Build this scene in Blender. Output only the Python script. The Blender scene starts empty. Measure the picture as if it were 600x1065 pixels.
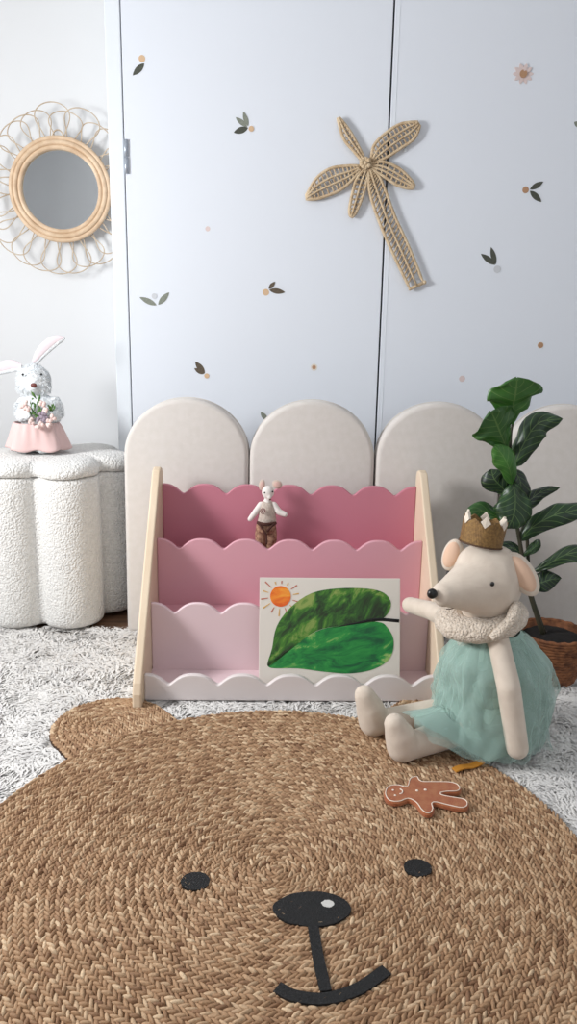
import bpy, bmesh, math, random
import numpy as np
from mathutils import Vector, Matrix, Quaternion, noise
PI = math.pi
R = math.radians
random.seed(7)
C = bpy.context.scene.collection
SC = bpy.context.scene

# ---------------------------------------------------------------- camera
F, H = 800.0, 0.82
_d = Vector((240-300, -(3904-532.5), -F)).normalized()
_up = -_d
_fw = Vector((0, 0, -1)); _fy = (_fw - _fw.dot(_up)*_up).normalized()
_rx = _fy.cross(_up)
CM = Matrix((_rx, _fy, _up))                      # camera axes -> world axes
cam = bpy.data.cameras.new('camera'); cam_o = bpy.data.objects.new('camera', cam); C.objects.link(cam_o)
cam_o.matrix_world = Matrix.Translation((0, 0, H)) @ CM.to_4x4()
cam.sensor_fit = 'VERTICAL'; cam.sensor_height = 36.0; cam.lens = 36.0*F/1065.0
cam.clip_start = 0.02
SC.camera = cam_o

# ---------------------------------------------------------------- world, light, exposure
w = bpy.data.worlds.new('world'); SC.world = w; w.use_nodes = True
w.node_tree.nodes['Background'].inputs[0].default_value = (0.72, 0.84, 1.0, 1)
w.node_tree.nodes['Background'].inputs[1].default_value = 0.4

def area_light(name, loc, rot, sx, sy, power, col):
    l = bpy.data.lights.new(name, 'AREA'); l.shape = 'RECTANGLE'; l.size = sx; l.size_y = sy
    l.energy = power; l.color = col
    o = bpy.data.objects.new(name, l); C.objects.link(o); o.location = loc; o.rotation_euler = rot
    return o
# daylight through the window in the left wall; the other two are added fill
area_light('window_daylight', (-1.60, 1.12, 1.12), (0, R(-90), 0), 0.50, 0.50, 38, (0.98, 0.99, 1.0))
area_light('rear_fill', (0.95, -1.58, 1.4), (R(90), 0, R(38)), 1.7, 1.2, 6.5, (0.90, 0.95, 1.0))  # unseen soft fill, added to brighten the room and the wall the mirror reflects
area_light('ceiling_fill', (0.0, -0.7, 2.36), (0, 0, 0), 0.9, 0.9, 3.5, (1.0, 0.97, 0.93))  # invented weak overhead fill, lifts the walls behind the camera for the mirror
SC.view_settings.view_transform = 'Standard'
SC.view_settings.look = 'None'
SC.view_settings.gamma = 1.0
SC.view_settings.use_curve_mapping = False
SC.view_settings.exposure = 0.12

# ---------------------------------------------------------------- measuring helpers (points in the room read off the photo)
def ray(px, py): return CM @ Vector((px-300, -(py-532.5), -F))
def G(px, py, z=0.0):
    r = ray(px, py); t = (z-H)/r.z
    return Vector((0, 0, H)) + r*t
def P(px, py, Y):
    r = ray(px, py); t = Y/r.y
    return Vector((0, 0, H)) + r*t

# ---------------------------------------------------------------- materials
def srgb(c):
    return tuple((v/12.92 if v <= 0.04045 else ((v+0.055)/1.055)**2.4) for v in [x/255 for x in c]) + (1,)

def mat(name, col, rough=0.6, var=0.0, vscale=8.0, bump=0.0, bscale=200.0, kind='noise', col2=None, sheen=0.0, metal=0.0, spec=0.5, stretch=None, bdist=0.002):
    m = bpy.data.materials.new(name); m.use_nodes = True
    nt = m.node_tree; b = nt.nodes['Principled BSDF']
    b.inputs['Roughness'].default_value = rough; b.inputs['Metallic'].default_value = metal
    b.inputs['Specular IOR Level'].default_value = spec
    if sheen: b.inputs['Sheen Weight'].default_value = sheen
    c = srgb(col); b.inputs['Base Color'].default_value = c
    tc = nt.nodes.new('ShaderNodeTexCoord'); mp = nt.nodes.new('ShaderNodeMapping')
    nt.links.new(tc.outputs['Object'], mp.inputs[0])
    if stretch: mp.inputs['Scale'].default_value = stretch
    if var or col2:
        n = nt.nodes.new('ShaderNodeTexNoise'); n.inputs['Scale'].default_value = vscale; n.inputs['Detail'].default_value = 4
        nt.links.new(mp.outputs[0], n.inputs[0])
        mx = nt.nodes.new('ShaderNodeMix'); mx.data_type = 'RGBA'
        c2 = srgb(col2) if col2 else tuple(max(0, v*(1-var)) for v in c[:3])+(1,)
        mx.inputs[6].default_value = c; mx.inputs[7].default_value = c2
        rp = nt.nodes.new('ShaderNodeMapRange'); rp.inputs[1].default_value = 0.35; rp.inputs[2].default_value = 0.65
        nt.links.new(n.outputs[0], rp.inputs[0]); nt.links.new(rp.outputs[0], mx.inputs[0])
        nt.links.new(mx.outputs[2], b.inputs['Base Color'])
    if bump:
        bp = nt.nodes.new('ShaderNodeBump'); bp.inputs['Strength'].default_value = bump; bp.inputs['Distance'].default_value = bdist
        if kind == 'noise':
            t = nt.nodes.new('ShaderNodeTexNoise'); t.inputs['Scale'].default_value = bscale; t.inputs['Detail'].default_value = 3; out = t.outputs[0]
            nt.links.new(mp.outputs[0], t.inputs[0])
        elif kind == 'voronoi':
            t = nt.nodes.new('ShaderNodeTexVoronoi'); t.inputs['Scale'].default_value = bscale; t.feature = 'SMOOTH_F1'; 
            nt.links.new(mp.outputs[0], t.inputs[0])
            iv = nt.nodes.new('ShaderNodeMath'); iv.operation = 'SUBTRACT'; iv.inputs[0].default_value = 1
            nt.links.new(t.outputs[0], iv.inputs[1]); out = iv.outputs[0]
        else:   # weave
            a = nt.nodes.new('ShaderNodeTexWave'); a.bands_direction = 'X'; a.inputs['Scale'].default_value = bscale; a.inputs['Distortion'].default_value = 1.5
            c_ = nt.nodes.new('ShaderNodeTexWave'); c_.bands_direction = 'Z'; c_.inputs['Scale'].default_value = bscale; c_.inputs['Distortion'].default_value = 1.5
            nt.links.new(mp.outputs[0], a.inputs[0]); nt.links.new(mp.outputs[0], c_.inputs[0])
            ad = nt.nodes.new('ShaderNodeMath'); ad.operation = 'ADD'; nt.links.new(a.outputs[1], ad.inputs[0]); nt.links.new(c_.outputs[1], ad.inputs[1]); out = ad.outputs[0]
        nt.links.new(out, bp.inputs['Height']); nt.links.new(bp.outputs[0], b.inputs['Normal'])
    return m

M = {}
M['door'] = mat('painted_door', (224, 228, 235), 0.45, bump=0.05, bscale=40)
M['wall'] = mat('painted_wall', (220, 221, 222), 0.7, bump=0.05, bscale=60)
M['room'] = mat('room_paint', (236, 237, 238), 0.8, bump=0.05, bscale=60)
M['trim'] = mat('painted_trim', (226, 231, 236), 0.4, bump=0.03, bscale=40)
M['gap'] = mat('dark_gap', (28, 30, 34), 0.9, bump=0.05)
M['metal'] = mat('hinge_metal', (176, 184, 194), 0.35, metal=0.5, bump=0.05)
M['floor'] = mat('wood_floor', (128, 96, 72), 0.5, vscale=6, col2=(98, 72, 54), stretch=(1, 12, 1), bump=0.1, bscale=30)
M['linen'] = mat('linen', (216, 209, 203), 0.9, vscale=55, col2=(212, 205, 198), bump=0.3, bscale=110, kind='weave', sheen=0.2, bdist=0.001)
M['boucle'] = mat('boucle', (235, 233, 229), 0.95, vscale=120, col2=(222, 220, 216), bump=0.9, bscale=200, kind='voronoi', sheen=0.3, bdist=0.0045)
M['pine'] = mat('pale_pine', (230, 211, 186), 0.5, vscale=5, col2=(222, 200, 172), stretch=(6, 1, 0.8), bump=0.05, bscale=60)
M['pink_d'] = mat('dusty_rose_paint', (197, 124, 140), 0.42, bump=0.03, bscale=30)
M['pink_m'] = mat('rose_paint', (218, 162, 173), 0.42, bump=0.03, bscale=30)
M['pink_l'] = mat('blush_paint', (231, 206, 210), 0.42, bump=0.03, bscale=30)
M['pink_w'] = mat('off_white_paint', (226, 216, 214), 0.42, bump=0.03, bscale=30)
M['rattan'] = mat('rattan', (222, 196, 166), 0.5, vscale=30, col2=(200, 170, 138), bump=0.2, bscale=120)
M['rattan_thin'] = mat('thin_rattan', (205, 188, 165), 0.6, vscale=30, col2=(180, 160, 136), bump=0.2, bscale=120)
M['mirror'] = mat('mirror_glass', (240, 245, 248), 0.04, metal=1.0)
M['palm'] = mat('palm_fibre', (214, 192, 160), 0.8, vscale=60, col2=(190, 164, 130), bump=0.6, bscale=400)
M['palm_d'] = mat('palm_fibre_weave', (204, 182, 150), 0.85, vscale=60, col2=(176, 150, 118), bump=0.6, bscale=400)
M['leaf_d'] = mat('decal_dark_green', (66, 68, 58), 0.7, vscale=200, col2=(78, 80, 70), bump=0.05)
M['leaf_g'] = mat('decal_grey_green', (120, 124, 112), 0.7, vscale=200, col2=(134, 138, 126), bump=0.05)
M['leaf_br'] = mat('decal_brown_green', (82, 70, 56), 0.7, vscale=200, col2=(96, 84, 68), bump=0.05)
M['dot_tan'] = mat('decal_tan', (208, 176, 142), 0.7, bump=0.05)
M['dot_pink'] = mat('decal_pink', (216, 198, 194), 0.7, bump=0.05)
M['dot_grey'] = mat('decal_grey', (200, 202, 206), 0.7, bump=0.05)
M['dot_brown'] = mat('decal_brown', (176, 136, 104), 0.7, bump=0.05)
M['dot_rim'] = mat('decal_rim', (222, 214, 202), 0.7, bump=0.05)
M['black'] = mat('black_print', (20, 20, 21), 0.8, bump=0.6, bscale=300)
M['glint'] = mat('grey_print', (205, 203, 198), 0.8, bump=0.4, bscale=300)
M['doll'] = mat('cream_cotton', (222, 208, 192), 0.9, vscale=40, col2=(214, 199, 183), bump=0.3, bscale=160, kind='weave', sheen=0.2, bdist=0.0006)
M['ear_in'] = mat('peach_cotton', (222, 186, 160), 0.9, bump=0.3, bscale=160, kind='weave', bdist=0.0006)
M['bead'] = mat('black_bead', (14, 13, 14), 0.3, bump=0.02)
M['thread'] = mat('dark_thread', (90, 74, 66), 0.8, bump=0.2)
M['fleece'] = mat('fleece', (226, 212, 196), 0.95, vscale=150, col2=(205, 190, 172), bump=0.9, bscale=260, kind='voronoi', sheen=0.3, bdist=0.005)
M['gold'] = mat('bronze_cloth', (150, 116, 66), 0.5, vscale=200, col2=(118, 88, 50), bump=0.5, bscale=120, kind='weave', metal=0.25, bdist=0.001)
M['gold_d'] = mat('crown_trim', (84, 60, 40), 0.8, bump=0.2)
M['cream'] = mat('cream_lining', (226, 214, 198), 0.9, bump=0.2)
M['ginger'] = mat('ginger_felt', (168, 104, 64), 0.9, vscale=70, col2=(156, 84, 48), bump=0.4, bscale=500, sheen=0.2)
M['piping'] = mat('white_stitch', (238, 222, 206), 0.8, bump=0.2)
M['mustard'] = mat('mustard_ribbon', (190, 128, 40), 0.8, bump=0.2)
M['soil'] = mat('dark_soil', (24, 20, 18), 1.0, var=0.5, vscale=80, bump=0.8, bscale=120)
M['basket'] = mat('basket_fibre', (152, 98, 62), 0.8, vscale=60, col2=(100, 60, 38), bump=0.5, bscale=300)
M['stem'] = mat('plant_stem', (44, 48, 30), 0.7, vscale=40, col2=(62, 54, 38), bump=0.3)
M['rab_fur'] = mat('white_fur', (238, 240, 241), 0.95, vscale=90, col2=(224, 229, 232), bump=0.7, bscale=160, sheen=0.3, bdist=0.006)
M['rab_ear'] = mat('pink_ear_cloth', (226, 212, 216), 0.9, bump=0.2)
M['rab_skirt'] = mat('pink_skirt_cloth', (228, 196, 192), 0.9, bump=0.3, bscale=160, kind='weave', bdist=0.0006)
M['rab_nose'] = mat('brown_nose', (110, 56, 50), 0.6, bump=0.1)
M['green'] = mat('posy_green', (104, 144, 72), 0.8, vscale=60, col2=(70, 110, 50), bump=0.2)
M['mauve'] = mat('posy_mauve', (150, 136, 148), 0.8, bump=0.3)
M['blush'] = mat('posy_blush', (232, 206, 200), 0.8, bump=0.2)
M['mouse_shirt'] = mat('oatmeal_knit', (206, 192, 180), 0.95, vscale=200, col2=(186, 170, 158), bump=0.8, bscale=400)
M['mouse_pants'] = mat('patterned_trousers', (178, 140, 114), 0.9, vscale=110, col2=(112, 74, 58), bump=0.3)
M['mouse_dark'] = mat('dark_brown_cloth', (74, 42, 34), 0.9, bump=0.3)
M['mouse_red'] = mat('wine_thread', (110, 50, 52), 0.8, bump=0.2)
M['shag'] = mat('shag_pile', (228, 225, 221), 0.95, vscale=40, col2=(214, 211, 208), bump=0.3, bscale=200, sheen=0.2)
M['shag_base'] = mat('shag_backing', (214, 209, 203), 1.0, vscale=60, col2=(190, 184, 178), bump=0.6, bscale=150)
M['jute_base'] = mat('jute_backing', (74, 50, 32), 1.0, vscale=120, col2=(54, 36, 24), bump=0.6, bscale=300)
M['board'] = mat('board_paper', (226, 219, 209), 0.6, var=0.04, vscale=6, bump=0.05)

def jute_mat():
    m = bpy.data.materials.new('jute_braid'); m.use_nodes = True
    nt = m.node_tree; b = nt.nodes['Principled BSDF']; b.inputs['Roughness'].default_value = 0.75
    at = nt.nodes.new('ShaderNodeAttribute'); at.attribute_name = 'tone'; at.attribute_type = 'GEOMETRY'
    cr = nt.nodes.new('ShaderNodeValToRGB')
    e = cr.color_ramp.elements; e[0].position = 0; e[0].color = srgb((128, 92, 64)); e[1].position = 1; e[1].color = srgb((214, 186, 152))
    x = cr.color_ramp.elements.new(0.5); x.color = srgb((172, 136, 102))
    nt.links.new(at.outputs['Fac'], cr.inputs[0])
    tc = nt.nodes.new('ShaderNodeTexCoord'); n = nt.nodes.new('ShaderNodeTexNoise'); n.inputs['Scale'].default_value = 350; n.inputs['Detail'].default_value = 3
    nt.links.new(tc.outputs['Object'], n.inputs[0])
    mx = nt.nodes.new('ShaderNodeMix'); mx.data_type = 'RGBA'; mx.blend_type = 'MULTIPLY'; mx.inputs[0].default_value = 0.45
    rp = nt.nodes.new('ShaderNodeMapRange'); rp.inputs[1].default_value = 0.3; rp.inputs[2].default_value = 0.7; rp.inputs[3].default_value = 0.55; rp.inputs[4].default_value = 1.15
    nt.links.new(n.outputs[0], rp.inputs[0]); nt.links.new(cr.outputs[0], mx.inputs[6]); nt.links.new(rp.outputs[0], mx.inputs[7])
    nt.links.new(mx.outputs[2], b.inputs['Base Color'])
    bp = nt.nodes.new('ShaderNodeBump'); bp.inputs['Strength'].default_value = 0.5; bp.inputs['Distance'].default_value = 0.001
    nt.links.new(n.outputs[0], bp.inputs['Height']); nt.links.new(bp.outputs[0], b.inputs['Normal'])
    return m
M['jute'] = jute_mat()

def fig_leaf_mat():
    m = bpy.data.materials.new('fig_leaf'); m.use_nodes = True
    nt = m.node_tree; b = nt.nodes['Principled BSDF']; b.inputs['Roughness'].default_value = 0.38
    uv = nt.nodes.new('ShaderNodeUVMap'); sp = nt.nodes.new('ShaderNodeSeparateXYZ'); nt.links.new(uv.outputs[0], sp.inputs[0])
    def mth(op, a=None, bb=None):
        n = nt.nodes.new('ShaderNodeMath'); n.operation = op
        for i, v in enumerate((a, bb)):
            if v is None: continue
            if isinstance(v, (int, float)): n.inputs[i].default_value = v
            else: nt.links.new(v, n.inputs[i])
        return n.outputs[0]
    u = mth('ABSOLUTE', mth('SUBTRACT', sp.outputs[0], 0.5))           # 0 at midrib .. 0.5 at edge
    v = mth('SUBTRACT', sp.outputs[1], mth('MULTIPLY', u, 0.5))
    fr = mth('ABSOLUTE', mth('SUBTRACT', mth('FRACT', mth('MULTIPLY', v, 7.0)), 0.5))
    side = mth('LESS_THAN', fr, 0.055)
    mid = mth('LESS_THAN', u, 0.018)
    vein = mth('MAXIMUM', side, mid)
    tc = nt.nodes.new('ShaderNodeTexCoord'); n = nt.nodes.new('ShaderNodeTexNoise'); n.inputs['Scale'].default_value = 18
    nt.links.new(tc.outputs['Object'], n.inputs[0])
    at = nt.nodes.new('ShaderNodeAttribute'); at.attribute_name = 'tone'; at.attribute_type = 'GEOMETRY'
    mx = nt.nodes.new('ShaderNodeMix'); mx.data_type = 'RGBA'; mx.inputs[6].default_value = srgb((20, 38, 26)); mx.inputs[7].default_value = srgb((60, 112, 42))
    f = mth('ADD', at.outputs['Fac'], mth('MULTIPLY', mth('SUBTRACT', n.outputs[0], 0.5), 0.5)); nt.links.new(f, mx.inputs[0])
    m2 = nt.nodes.new('ShaderNodeMix'); m2.data_type = 'RGBA'; nt.links.new(mth('MULTIPLY', vein, 0.4), m2.inputs[0])
    nt.links.new(mx.outputs[2], m2.inputs[6]); m2.inputs[7].default_value = srgb((120, 150, 84))
    nt.links.new(m2.outputs[2], b.inputs['Base Color'])
    return m
M['fig'] = fig_leaf_mat()

def tulle_mat(name, alpha, col):
    m = bpy.data.materials.new(name); m.use_nodes = True
    nt = m.node_tree; b = nt.nodes['Principled BSDF']; b.inputs['Roughness'].default_value = 0.9
    b.inputs['Sheen Weight'].default_value = 0.3
    b.inputs['Base Color'].default_value = srgb(col)
    tr = nt.nodes.new('ShaderNodeBsdfTransparent'); ms = nt.nodes.new('ShaderNodeMixShader')
    lw = nt.nodes.new('ShaderNodeLayerWeight'); lw.inputs[0].default_value = 0.35
    mr = nt.nodes.new('ShaderNodeMapRange'); mr.inputs[3].default_value = alpha; mr.inputs[4].default_value = min(1, alpha+0.45)
    nt.links.new(lw.outputs['Facing'], mr.inputs[0])
    nt.links.new(mr.outputs[0], ms.inputs[0]); nt.links.new(tr.outputs[0], ms.inputs[1]); nt.links.new(b.outputs[0], ms.inputs[2])
    nt.links.new(ms.outputs[0], nt.nodes['Material Output'].inputs[0])
    return m
M['tulle'] = tulle_mat('mint_tulle', 0.20, (176, 204, 194))
M['tulle_in'] = mat('mint_cotton', (168, 196, 185), 0.9, vscale=14, col2=(154, 184, 172), bump=0.4, bscale=60, sheen=0.2)

# ---------------------------------------------------------------- mesh helpers
class MB:
    def __init__(s): s.v = []; s.f = []; s.mi = []
    def add(s, vs, fs, mi=0):
        n = len(s.v); s.v += [tuple(p) for p in vs]; s.f += [tuple(i+n for i in f) for f in fs]; s.mi += [mi]*len(fs)
        return s
    def build(s, name, m, parent=None, smooth=True, bevel=0, bsegs=2, sub=0, origin=None):
        me = bpy.data.meshes.new(name)
        o = Vector(origin) if origin is not None else None
        vs = [tuple(Vector(p)-o) for p in s.v] if o is not None else s.v
        me.from_pydata(vs, [], s.f); 
        ms = m if isinstance(m, (list, tuple)) else [m]
        for x in ms: me.materials.append(x)
        me.polygons.foreach_set('material_index', s.mi)
        me.polygons.foreach_set('use_smooth', [smooth]*len(s.f))
        me.update()
        ob = bpy.data.objects.new(name, me); C.objects.link(ob)
        if o is not None: ob.location = o
        if parent is not None:
            ob.parent = parent
            if o is not None: ob.location = o - parent.location
        if bevel:
            b = ob.modifiers.new('bevel', 'BEVEL'); b.width = bevel; b.segments = bsegs; b.limit_method = 'ANGLE'; b.angle_limit = R(40)
            b.harden_normals = False
        if sub:
            b = ob.modifiers.new('sub', 'SUBSURF'); b.levels = sub; b.render_levels = sub
        return ob

def box(mb, lo, hi, mi=0, mtx=None):
    x0, y0, z0 = lo; x1, y1, z1 = hi
    v = [Vector(p) for p in ((x0,y0,z0),(x1,y0,z0),(x1,y1,z0),(x0,y1,z0),(x0,y0,z1),(x1,y0,z1),(x1,y1,z1),(x0,y1,z1))]
    if mtx is not None: v = [mtx @ p for p in v]
    return mb.add(v, [(0,3,2,1),(4,5,6,7),(0,1,5,4),(1,2,6,5),(2,3,7,6),(3,0,4,7)], mi)

def frames(pts, closed=False):
    n = len(pts); T = []
    for i in range(n):
        a = pts[(i-1) % n] if (closed or i > 0) else pts[i]
        b = pts[(i+1) % n] if (closed or i < n-1) else pts[i]
        t = (b-a); T.append(t.normalized() if t.length > 1e-9 else Vector((0, 0, 1)))
    ref = Vector((0, 0, 1)) if abs(T[0].z) < 0.9 else Vector((1, 0, 0))
    N = []; nn = (ref - ref.dot(T[0])*T[0]).normalized()
    for t in T:
        nn = (nn - nn.dot(t)*t)
        nn = nn.normalized() if nn.length > 1e-6 else t.orthogonal().normalized()
        N.append(nn)
    return T, N

def tube(mb, pts, r, seg=8, closed=False, mi=0, flat=1.0, caps=True):
    pts = [Vector(p) for p in pts]; n = len(pts)
    rs = r if isinstance(r, (list, tuple)) else [r]*n
    T, N = frames(pts, closed)
    V = []; Fc = []
    for i in range(n):
        B = T[i].cross(N[i])
        for k in range(seg):
            a = 2*PI*k/seg
            V.append(pts[i] + rs[i]*(math.cos(a)*N[i] + math.sin(a)*flat*B))
    rng = n if closed else n-1
    for i in range(rng):
        j = (i+1) % n
        for k in range(seg):
            k2 = (k+1) % seg
            Fc.append((i*seg+k, i*seg+k2, j*seg+k2, j*seg+k))
    if not closed and caps:
        Fc.append(tuple(range(seg-1, -1, -1))); Fc.append(tuple((n-1)*seg+k for k in range(seg)))
    return mb.add(V, Fc, mi)

def spline(pts, n=24, closed=False):
    pts = [Vector(p) for p in pts]; m = len(pts); out = []
    segs = m if closed else m-1
    for s in range(segs):
        p0 = pts[(s-1) % m] if (closed or s > 0) else pts[0]*2-pts[1]
        p1 = pts[s]; p2 = pts[(s+1) % m]
        p3 = pts[(s+2) % m] if (closed or s+2 < m) else pts[-1]*2-pts[-2]
        k = max(1, n//segs)
        for i in range(k):
            t = i/k
            out.append(0.5*((2*p1) + (p2-p0)*t + (2*p0-5*p1+4*p2-p3)*t*t + (3*p1-p0-3*p2+p3)*t**3))
    if not closed: out.append(pts[-1])
    return out

def ellipsoid(mb, c, r, rot=None, u=20, v=12, mi=0, fn=None):
    V = []; Fc = []
    c = Vector(c); rot = rot or Matrix.Identity(3)
    for j in range(1, v):
        ph = PI*j/v
        for i in range(u):
            th = 2*PI*i/u
            d = Vector((math.sin(ph)*math.cos(th), math.sin(ph)*math.sin(th), math.cos(ph)))
            p = Vector((d.x*r[0], d.y*r[1], d.z*r[2]))
            if fn: p = fn(p, d)
            V.append(c + rot @ p)
    top = len(V); p = Vector((0, 0, r[2])); p = fn(p, Vector((0,0,1))) if fn else p; V.append(c + rot @ p)
    p = Vector((0, 0, -r[2])); p = fn(p, Vector((0,0,-1))) if fn else p; V.append(c + rot @ p)
    for j in range(v-2):
        for i in range(u):
            k = (i+1) % u
            Fc.append((j*u+i, (j+1)*u+i, (j+1)*u+k, j*u+k))
    for i in range(u):
        k = (i+1) % u
        Fc.append((top, i, k)); Fc.append((top+1, (v-2)*u+k, (v-2)*u+i))
    return mb.add(V, Fc, mi)

def lathe(mb, prof, c, seg=40, mi=0, fn=None):
    V = []; Fc = []; c = Vector(c)
    for (r, z) in prof:
        for k in range(seg):
            a = 2*PI*k/seg
            p = Vector((r*math.cos(a), r*math.sin(a), z))
            if fn: p = fn(p, a)
            V.append(c+p)
    n = len(prof)
    for i in range(n-1):
        for k in range(seg):
            k2 = (k+1) % seg
            Fc.append((i*seg+k, i*seg+k2, (i+1)*seg+k2, (i+1)*seg+k))
    if prof[0][0] > 1e-5: Fc.append(tuple(range(seg-1, -1, -1)))
    if prof[-1][0] > 1e-5: Fc.append(tuple((n-1)*seg+k for k in range(seg)))
    return mb.add(V, Fc, mi)

def prism(mb, poly, o, ax, ay, an, t, mi=0):
    """polygon (2D list) in plane o+ax*u+ay*v extruded by t along an"""
    o = Vector(o); ax = Vector(ax); ay = Vector(ay); an = Vector(an); n = len(poly)
    V = [o+ax*u+ay*v for u, v in poly] + [o+ax*u+ay*v+an*t for u, v in poly]
    Fc = [tuple(range(n)), tuple(range(2*n-1, n-1, -1))]
    for i in range(n):
        j = (i+1) % n
        Fc.append((i, i+n, j+n, j))
    return mb.add(V, Fc, mi)

def roundcone(mb, p0, r0, p1, r1, seg=20):
    p0 = Vector(p0); p1 = Vector(p1); d = p1-p0; L = d.length; t = d/L
    pts = []; rs = []
    for i in range(1, 7):
        a = PI/2*(1-i/6); pts.append(p0 - t*r0*math.sin(a)); rs.append(max(1e-4, r0*math.cos(a)))
    for i in range(0, 6):
        a = PI/2*i/6; pts.append(p1 + t*r1*math.sin(a)); rs.append(r1*math.cos(a))
    a = PI/2*0.96; pts.append(p1 + t*r1*math.sin(a)); rs.append(max(1e-4, r1*math.cos(a)))
    tube(mb, pts, rs, seg)

def thing(name, label, cat, loc=(0, 0, 0), group=None):
    o = bpy.data.objects.new(name, None); C.objects.link(o); o.location = loc; o.empty_display_size = 0.02
    tag(o, label, cat, group); return o
def tag(o, label, cat, group=None):
    o['label'] = label; o['category'] = cat
    if group: o['group'] = group
    return o
def struct(o): o['kind'] = 'structure'; return o
def remesh(o, vs, smooth=4):
    m = o.modifiers.new('re', 'REMESH'); m.mode = 'VOXEL'; m.voxel_size = vs; m.use_smooth_shade = True
    s = o.modifiers.new('sm', 'SMOOTH'); s.iterations = smooth; s.factor = 0.6
    return o

# ================================================================ THE ROOM
YD, YW = 2.25, 2.44         # closet doors, recessed wall
XE = -0.504                 # left edge of the closet front
ZT = 2.4
b = MB(); box(b, (-1.7, -1.7, -0.05), (2.2, YW, 0)); struct(b.build('floor', M['floor'], smooth=False))
b = MB(); box(b, (-1.7, -1.7, ZT), (2.2, YW, ZT+0.05)); struct(b.build('ceiling', M['room'], smooth=False))
b = MB(); box(b, (-1.7, YW, 0), (XE, YW+0.05, ZT)); struct(b.build('wall_back', M['wall'], smooth=False))
b = MB()                                             # left wall with a window opening
x0, x1 = -1.55, -1.5
y0, y1, z0, z1 = 0.68, 1.56, 0.66, 1.60
box(b, (x0, -1.7, 0), (x1, y0, ZT)); box(b, (x0, y1, 0), (x1, YW, ZT)); box(b, (x0, y0, 0), (x1, y1, z0)); box(b, (x0, y0, z1), (x1, y1, ZT))
struct(b.build('wall_left', M['wall'], smooth=False))
b = MB(); box(b, (2.15, -1.7, 0), (2.2, YW, ZT)); struct(b.build('wall_right', M['room'], smooth=False))
b = MB()
box(b, (-1.7, -1.7, 0), (2.2, -1.65, 0.75)); box(b, (-1.7, -1.7, 2.05), (2.2, -1.65, ZT)); box(b, (-1.7, -1.7, 0.75), (0.05, -1.65, 2.05)); box(b, (1.85, -1.7, 0.75), (2.2, -1.65, 2.05))
struct(b.build('wall_front', M['room'], smooth=False))

# closet front: carcass edge, two flat doors with a dark joint
b = MB(); box(b, (XE, YD, 0), (-0.4635, YW+0.05, ZT)); struct(b.build('trim_1', M['trim'], smooth=False, bevel=0.002))
b = MB(); box(b, (-0.4635, YD+0.03, 0), (2.15, YD+0.05, ZT)); struct(b.build('trim_2', M['gap'], smooth=False))
b = MB(); box(b, (-0.4605, YD, 0), (0.2495, YD+0.022, ZT)); d1 = struct(b.build('door_1', M['door'], smooth=False, bevel=0.0015))
b = MB(); box(b, (0.2545, YD, 0), (2.15, YD+0.022, ZT)); d2 = struct(b.build('door_2', M['door'], smooth=False, bevel=0.0015))
b = MB(); box(b, (0.2655, YD-0.0008, 0), (0.2675, YD+0.001, ZT)); b.build('edge_strip', M['trim'], d2, smooth=False)
hp = P(131, 163, YD-0.004)
b = MB(); tube(b, [(hp.x, YD-0.003, hp.z-0.043), (hp.x, YD-0.003, hp.z-0.001)], 0.0055, 12); tube(b, [(hp.x, YD-0.003, hp.z+0.001), (hp.x, YD-0.003, hp.z+0.043)], 0.0055, 12)
b.build('hinge', M['metal'], d1)

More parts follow.
